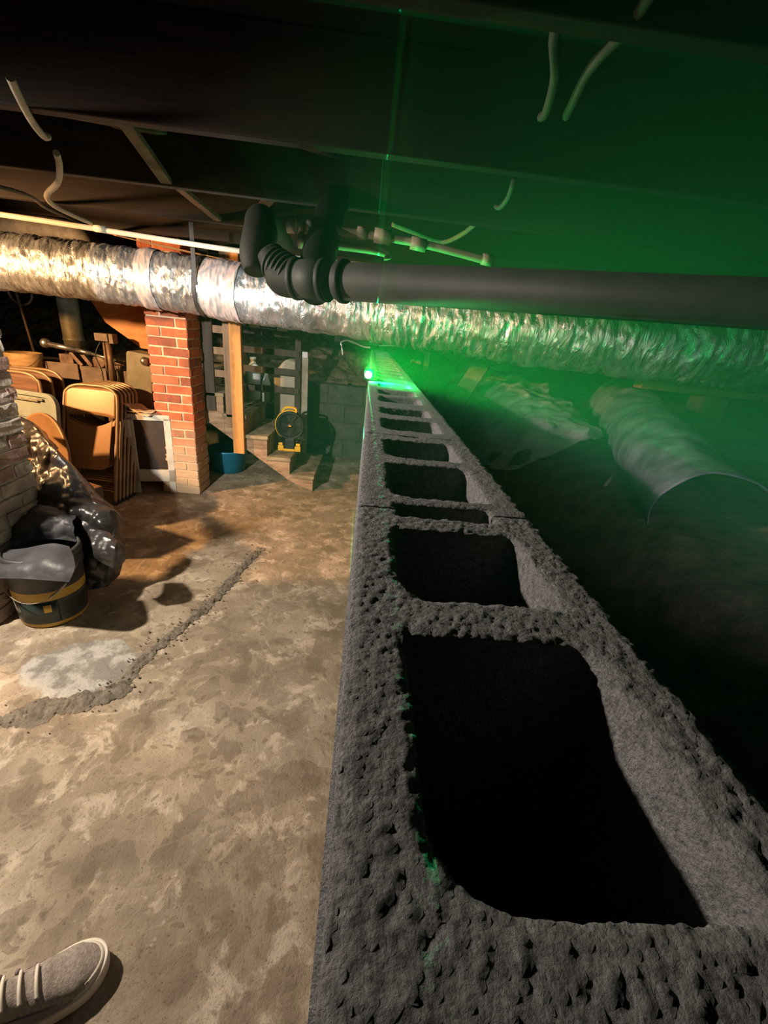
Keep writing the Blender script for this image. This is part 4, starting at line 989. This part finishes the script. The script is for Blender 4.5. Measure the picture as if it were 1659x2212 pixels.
# ------------------------------------------------------------------ crawl space: sheets, roll, timber
def on_soil(x, y, dz): return (x, y, soil_h(x, y) + dz)
sheet('plastic_sheet', [
    [on_soil(0.66, 4.4, 0.06), on_soil(0.95, 4.5, 0.12), on_soil(1.4, 4.5, 0.10)],
    [on_soil(0.64, 3.5, 0.05), on_soil(0.9, 3.4, 0.10), on_soil(1.35, 3.5, 0.14)],
    [on_soil(0.66, 2.7, 0.06), on_soil(0.92, 2.6, 0.10), on_soil(1.30, 2.7, 0.12)],
    [on_soil(0.76, 2.05, 0.04), on_soil(0.98, 1.95, 0.05), on_soil(1.22, 2.1, 0.08)]], 'clearpoly',
    'crumpled dusty translucent sheet lying on the soil right of the block wall', 0.055, 90, 60, f=4.5, seed=8)
# curled sheet forming a tunnel with a black mouth
def curl(u, v):
    a = Vector((1.02, 1.10, 0.985)); b = Vector((1.78, 3.0, 1.10)); p = a.lerp(b, u)
    r = 0.135 + 0.05 * u + 0.014 * math.exp(-(u / 0.05) ** 2)
    ang = math.radians(-120 - 195 * v)           # from under, up the left side, over the top
    ax = (b - a).normalized(); s = ax.cross(Vector((0, 0, 1))).normalized()
    q = p + s * (r * 1.05 * math.cos(ang)) + Vector((0, 0, r * math.sin(ang)))
    if u < 0.02: q += ax * (-0.03 * max(0, math.sin(ang)))
    return q + Vector((nz(q * 6), nz(q * 6 + Vector((4, 4, 4))), nz(q * 9))) * (0.012 + 0.03 * u)
bm = B(); grid(bm, curl, 90, 50)
tag(obj('curled_sheet', bm, 'tubepoly', solid=0.003), 'dusty blue-grey sheet curled into a tunnel with a black mouth at the right', 'plastic sheet')
bm = B(); beam(bm, (1.50, 2.42, 1.30), (3.4, 2.30, 1.30), 0.09, 0.09)
tag(obj('timber', bm, 'oldwood', bevel=0.004), 'brown timber beam lying under the duct at the right edge', 'beam')
bm = B(); box(bm, (1.8, 2.28, 0.9), (1.95, 2.4, 1.255))
tag(obj('pier', bm, 'wallstone', bevel=0.01), 'dark stone pier supporting the timber at the right edge', 'pier')
bm = B(); beam(bm, (0.62, 3.05, 0.98), (0.86, 3.45, 1.24), 0.14, 0.015)
tag(obj('board', bm, 'palewood'), 'pale board leaning out of the soil beyond the block wall', 'board')
bm = B(); tube(bm, [on_soil(0.93, 1.50, 0.02), on_soil(0.985, 1.56, 0.03)], 0.006, 7, 1)
tag(obj('stick', bm, 'palewood'), 'small pale stick on the soil before the curled sheet', 'stick')
# far end: post, rubble, torn paper
bm = B(); box(bm, (0.44, 3.62, 0.80), (0.475, 3.66, 1.848))
tag(obj('wood_post', bm, 'oldwood'), 'thin brown upright post at the far end of the block wall', 'post')
for k, (x, y, z, s, lb) in enumerate(((0.30, 3.72, 1.10, 0.075, 'lower pale broken stone beside the thin brown post'), (0.375, 3.75, 1.165, 0.06, 'upper pale broken stone beside the thin brown post'))):
    bm = B(); bmesh.ops.create_cube(bm, size=s * 1.5, matrix=Matrix.Translation((x, y, z)) @ Matrix.Rotation(0.5 + k, 4, 'Y'))
    bmesh.ops.subdivide_edges(bm, edges=bm.edges, cuts=4, use_grid_fill=True)
    for v in bm.verts: v.co += Vector((nz(v.co * 20), nz(v.co * 20 + Vector((3, 3, 3))), nz(v.co * 22))) * 0.02
    tag(obj('stone', bm, 'stone'), lb, 'stone', 'pale stones at the wall end')
bm = B(); box(bm, (0.205, 3.60, 0.4), (0.43, 3.90, 1.06)); tag(obj('rubble_pier', bm, 'wallstone', bevel=0.01), 'dark stone stub under the two pale broken stones', 'stone')
def scrap(pts, wd, label, m='paper'):
    bm = B(); P = spline(pts, 10); n = len(P) - 1
    def g(u, v):
        i = min(int(u * n), n - 1); p = P[i].lerp(P[i + 1], u * n - i)
        return p + Vector((0.2 * wd * nz(p * 30), 0.01 * nz(p * 20), (v - 0.5) * wd * (1 + 0.8 * nz(p * 18))))
    grid(bm, g, 40, 3); return tag(obj('torn_paper', bm, m, solid=0.002), label, 'torn paper', 'torn insulation paper at the far end')
scrap([(-0.245, 3.6, 1.300), (-0.20, 3.6, 1.318), (-0.13, 3.6, 1.305), (-0.06, 3.6, 1.285), (-0.01, 3.6, 1.285)], 0.013, 'long torn cream paper edge hanging left of the laser')
scrap([(0.06, 3.6, 1.305), (0.12, 3.6, 1.312), (0.20, 3.6, 1.32), (0.27, 3.6, 1.325)], 0.014, 'torn cream paper edge hanging just right of the laser')
scrap([(0.29, 3.6, 1.345), (0.33, 3.6, 1.335), (0.38, 3.6, 1.33), (0.43, 3.6, 1.30)], 0.035, 'wide torn cream paper piece beside the thin brown post')
scrap([(-0.245, 3.59, 1.30), (-0.235, 3.59, 1.26), (-0.225, 3.59, 1.225)], 0.03, 'small white drop-shaped scrap dangling left of the laser', 'bottle')
bm = B(); beam(bm, (-0.30, 3.66, 1.38), (0.44, 3.66, 1.38), 0.02, 0.16); 
tag(obj('insulation_batt', bm, 'darkwood', bevel=0.004), 'dark sagging insulation strip above the laser, below the duct', 'insulation')
for k, (x0, x1, z0, z1, lb) in enumerate(((-1.16, -1.06, 1.335, 1.375, 'wide white label strip beneath the duct right of the orange post'), (-0.90, -0.80, 1.325, 1.345, 'narrow white strip beneath the duct near the far rail post'), (-0.60, -0.50, 1.33, 1.37, 'pinkish white scrap beneath the duct above the pale post'))):
    bm = B(); grid(bm, lambda u, v: Vector((x0 + (x1 - x0) * u, 4.36 + 0.01 * nz(Vector((u * 3, v * 3, k))), z0 + (z1 - z0) * v)), 6, 3)
    tag(obj('paper_scrap', bm, 'whitep', solid=0.002), lb, 'paper', 'scraps beneath the duct')

# ------------------------------------------------------------------ added haze volume that imitates the laser flare
m = bpy.data.materials.new('green_flare_volume'); m.use_nodes = True; nt = m.node_tree
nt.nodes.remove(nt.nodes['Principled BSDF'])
v = nt.nodes.new('ShaderNodeVolumeScatter'); v.inputs['Anisotropy'].default_value = 0.0; v.inputs['Color'].default_value = (0.10, 0.85, 0.36, 1)  # green glow put into the scatter colour
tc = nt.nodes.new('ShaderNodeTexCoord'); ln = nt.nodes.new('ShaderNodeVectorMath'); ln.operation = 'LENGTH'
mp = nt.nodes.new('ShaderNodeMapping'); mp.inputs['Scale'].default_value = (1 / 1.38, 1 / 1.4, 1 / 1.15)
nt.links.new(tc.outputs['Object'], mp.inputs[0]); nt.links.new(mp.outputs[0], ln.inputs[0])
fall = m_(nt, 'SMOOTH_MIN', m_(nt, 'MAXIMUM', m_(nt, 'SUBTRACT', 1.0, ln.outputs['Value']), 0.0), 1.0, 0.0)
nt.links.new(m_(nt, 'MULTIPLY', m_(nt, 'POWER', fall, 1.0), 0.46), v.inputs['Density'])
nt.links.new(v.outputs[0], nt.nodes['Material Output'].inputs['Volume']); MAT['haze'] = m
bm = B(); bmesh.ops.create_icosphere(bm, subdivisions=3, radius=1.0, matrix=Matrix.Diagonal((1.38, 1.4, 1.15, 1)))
me = bpy.data.meshes.new('flare_haze'); bm.to_mesh(me); bm.free(); me.materials.append(m)
o = bpy.data.objects.new('flare_haze', me); C.objects.link(o); o.location = (0.92, 1.28, 1.26)
tag(o, 'faint dust cloud over the block wall added with the green glow in its own colour', 'flare', kind='stuff')
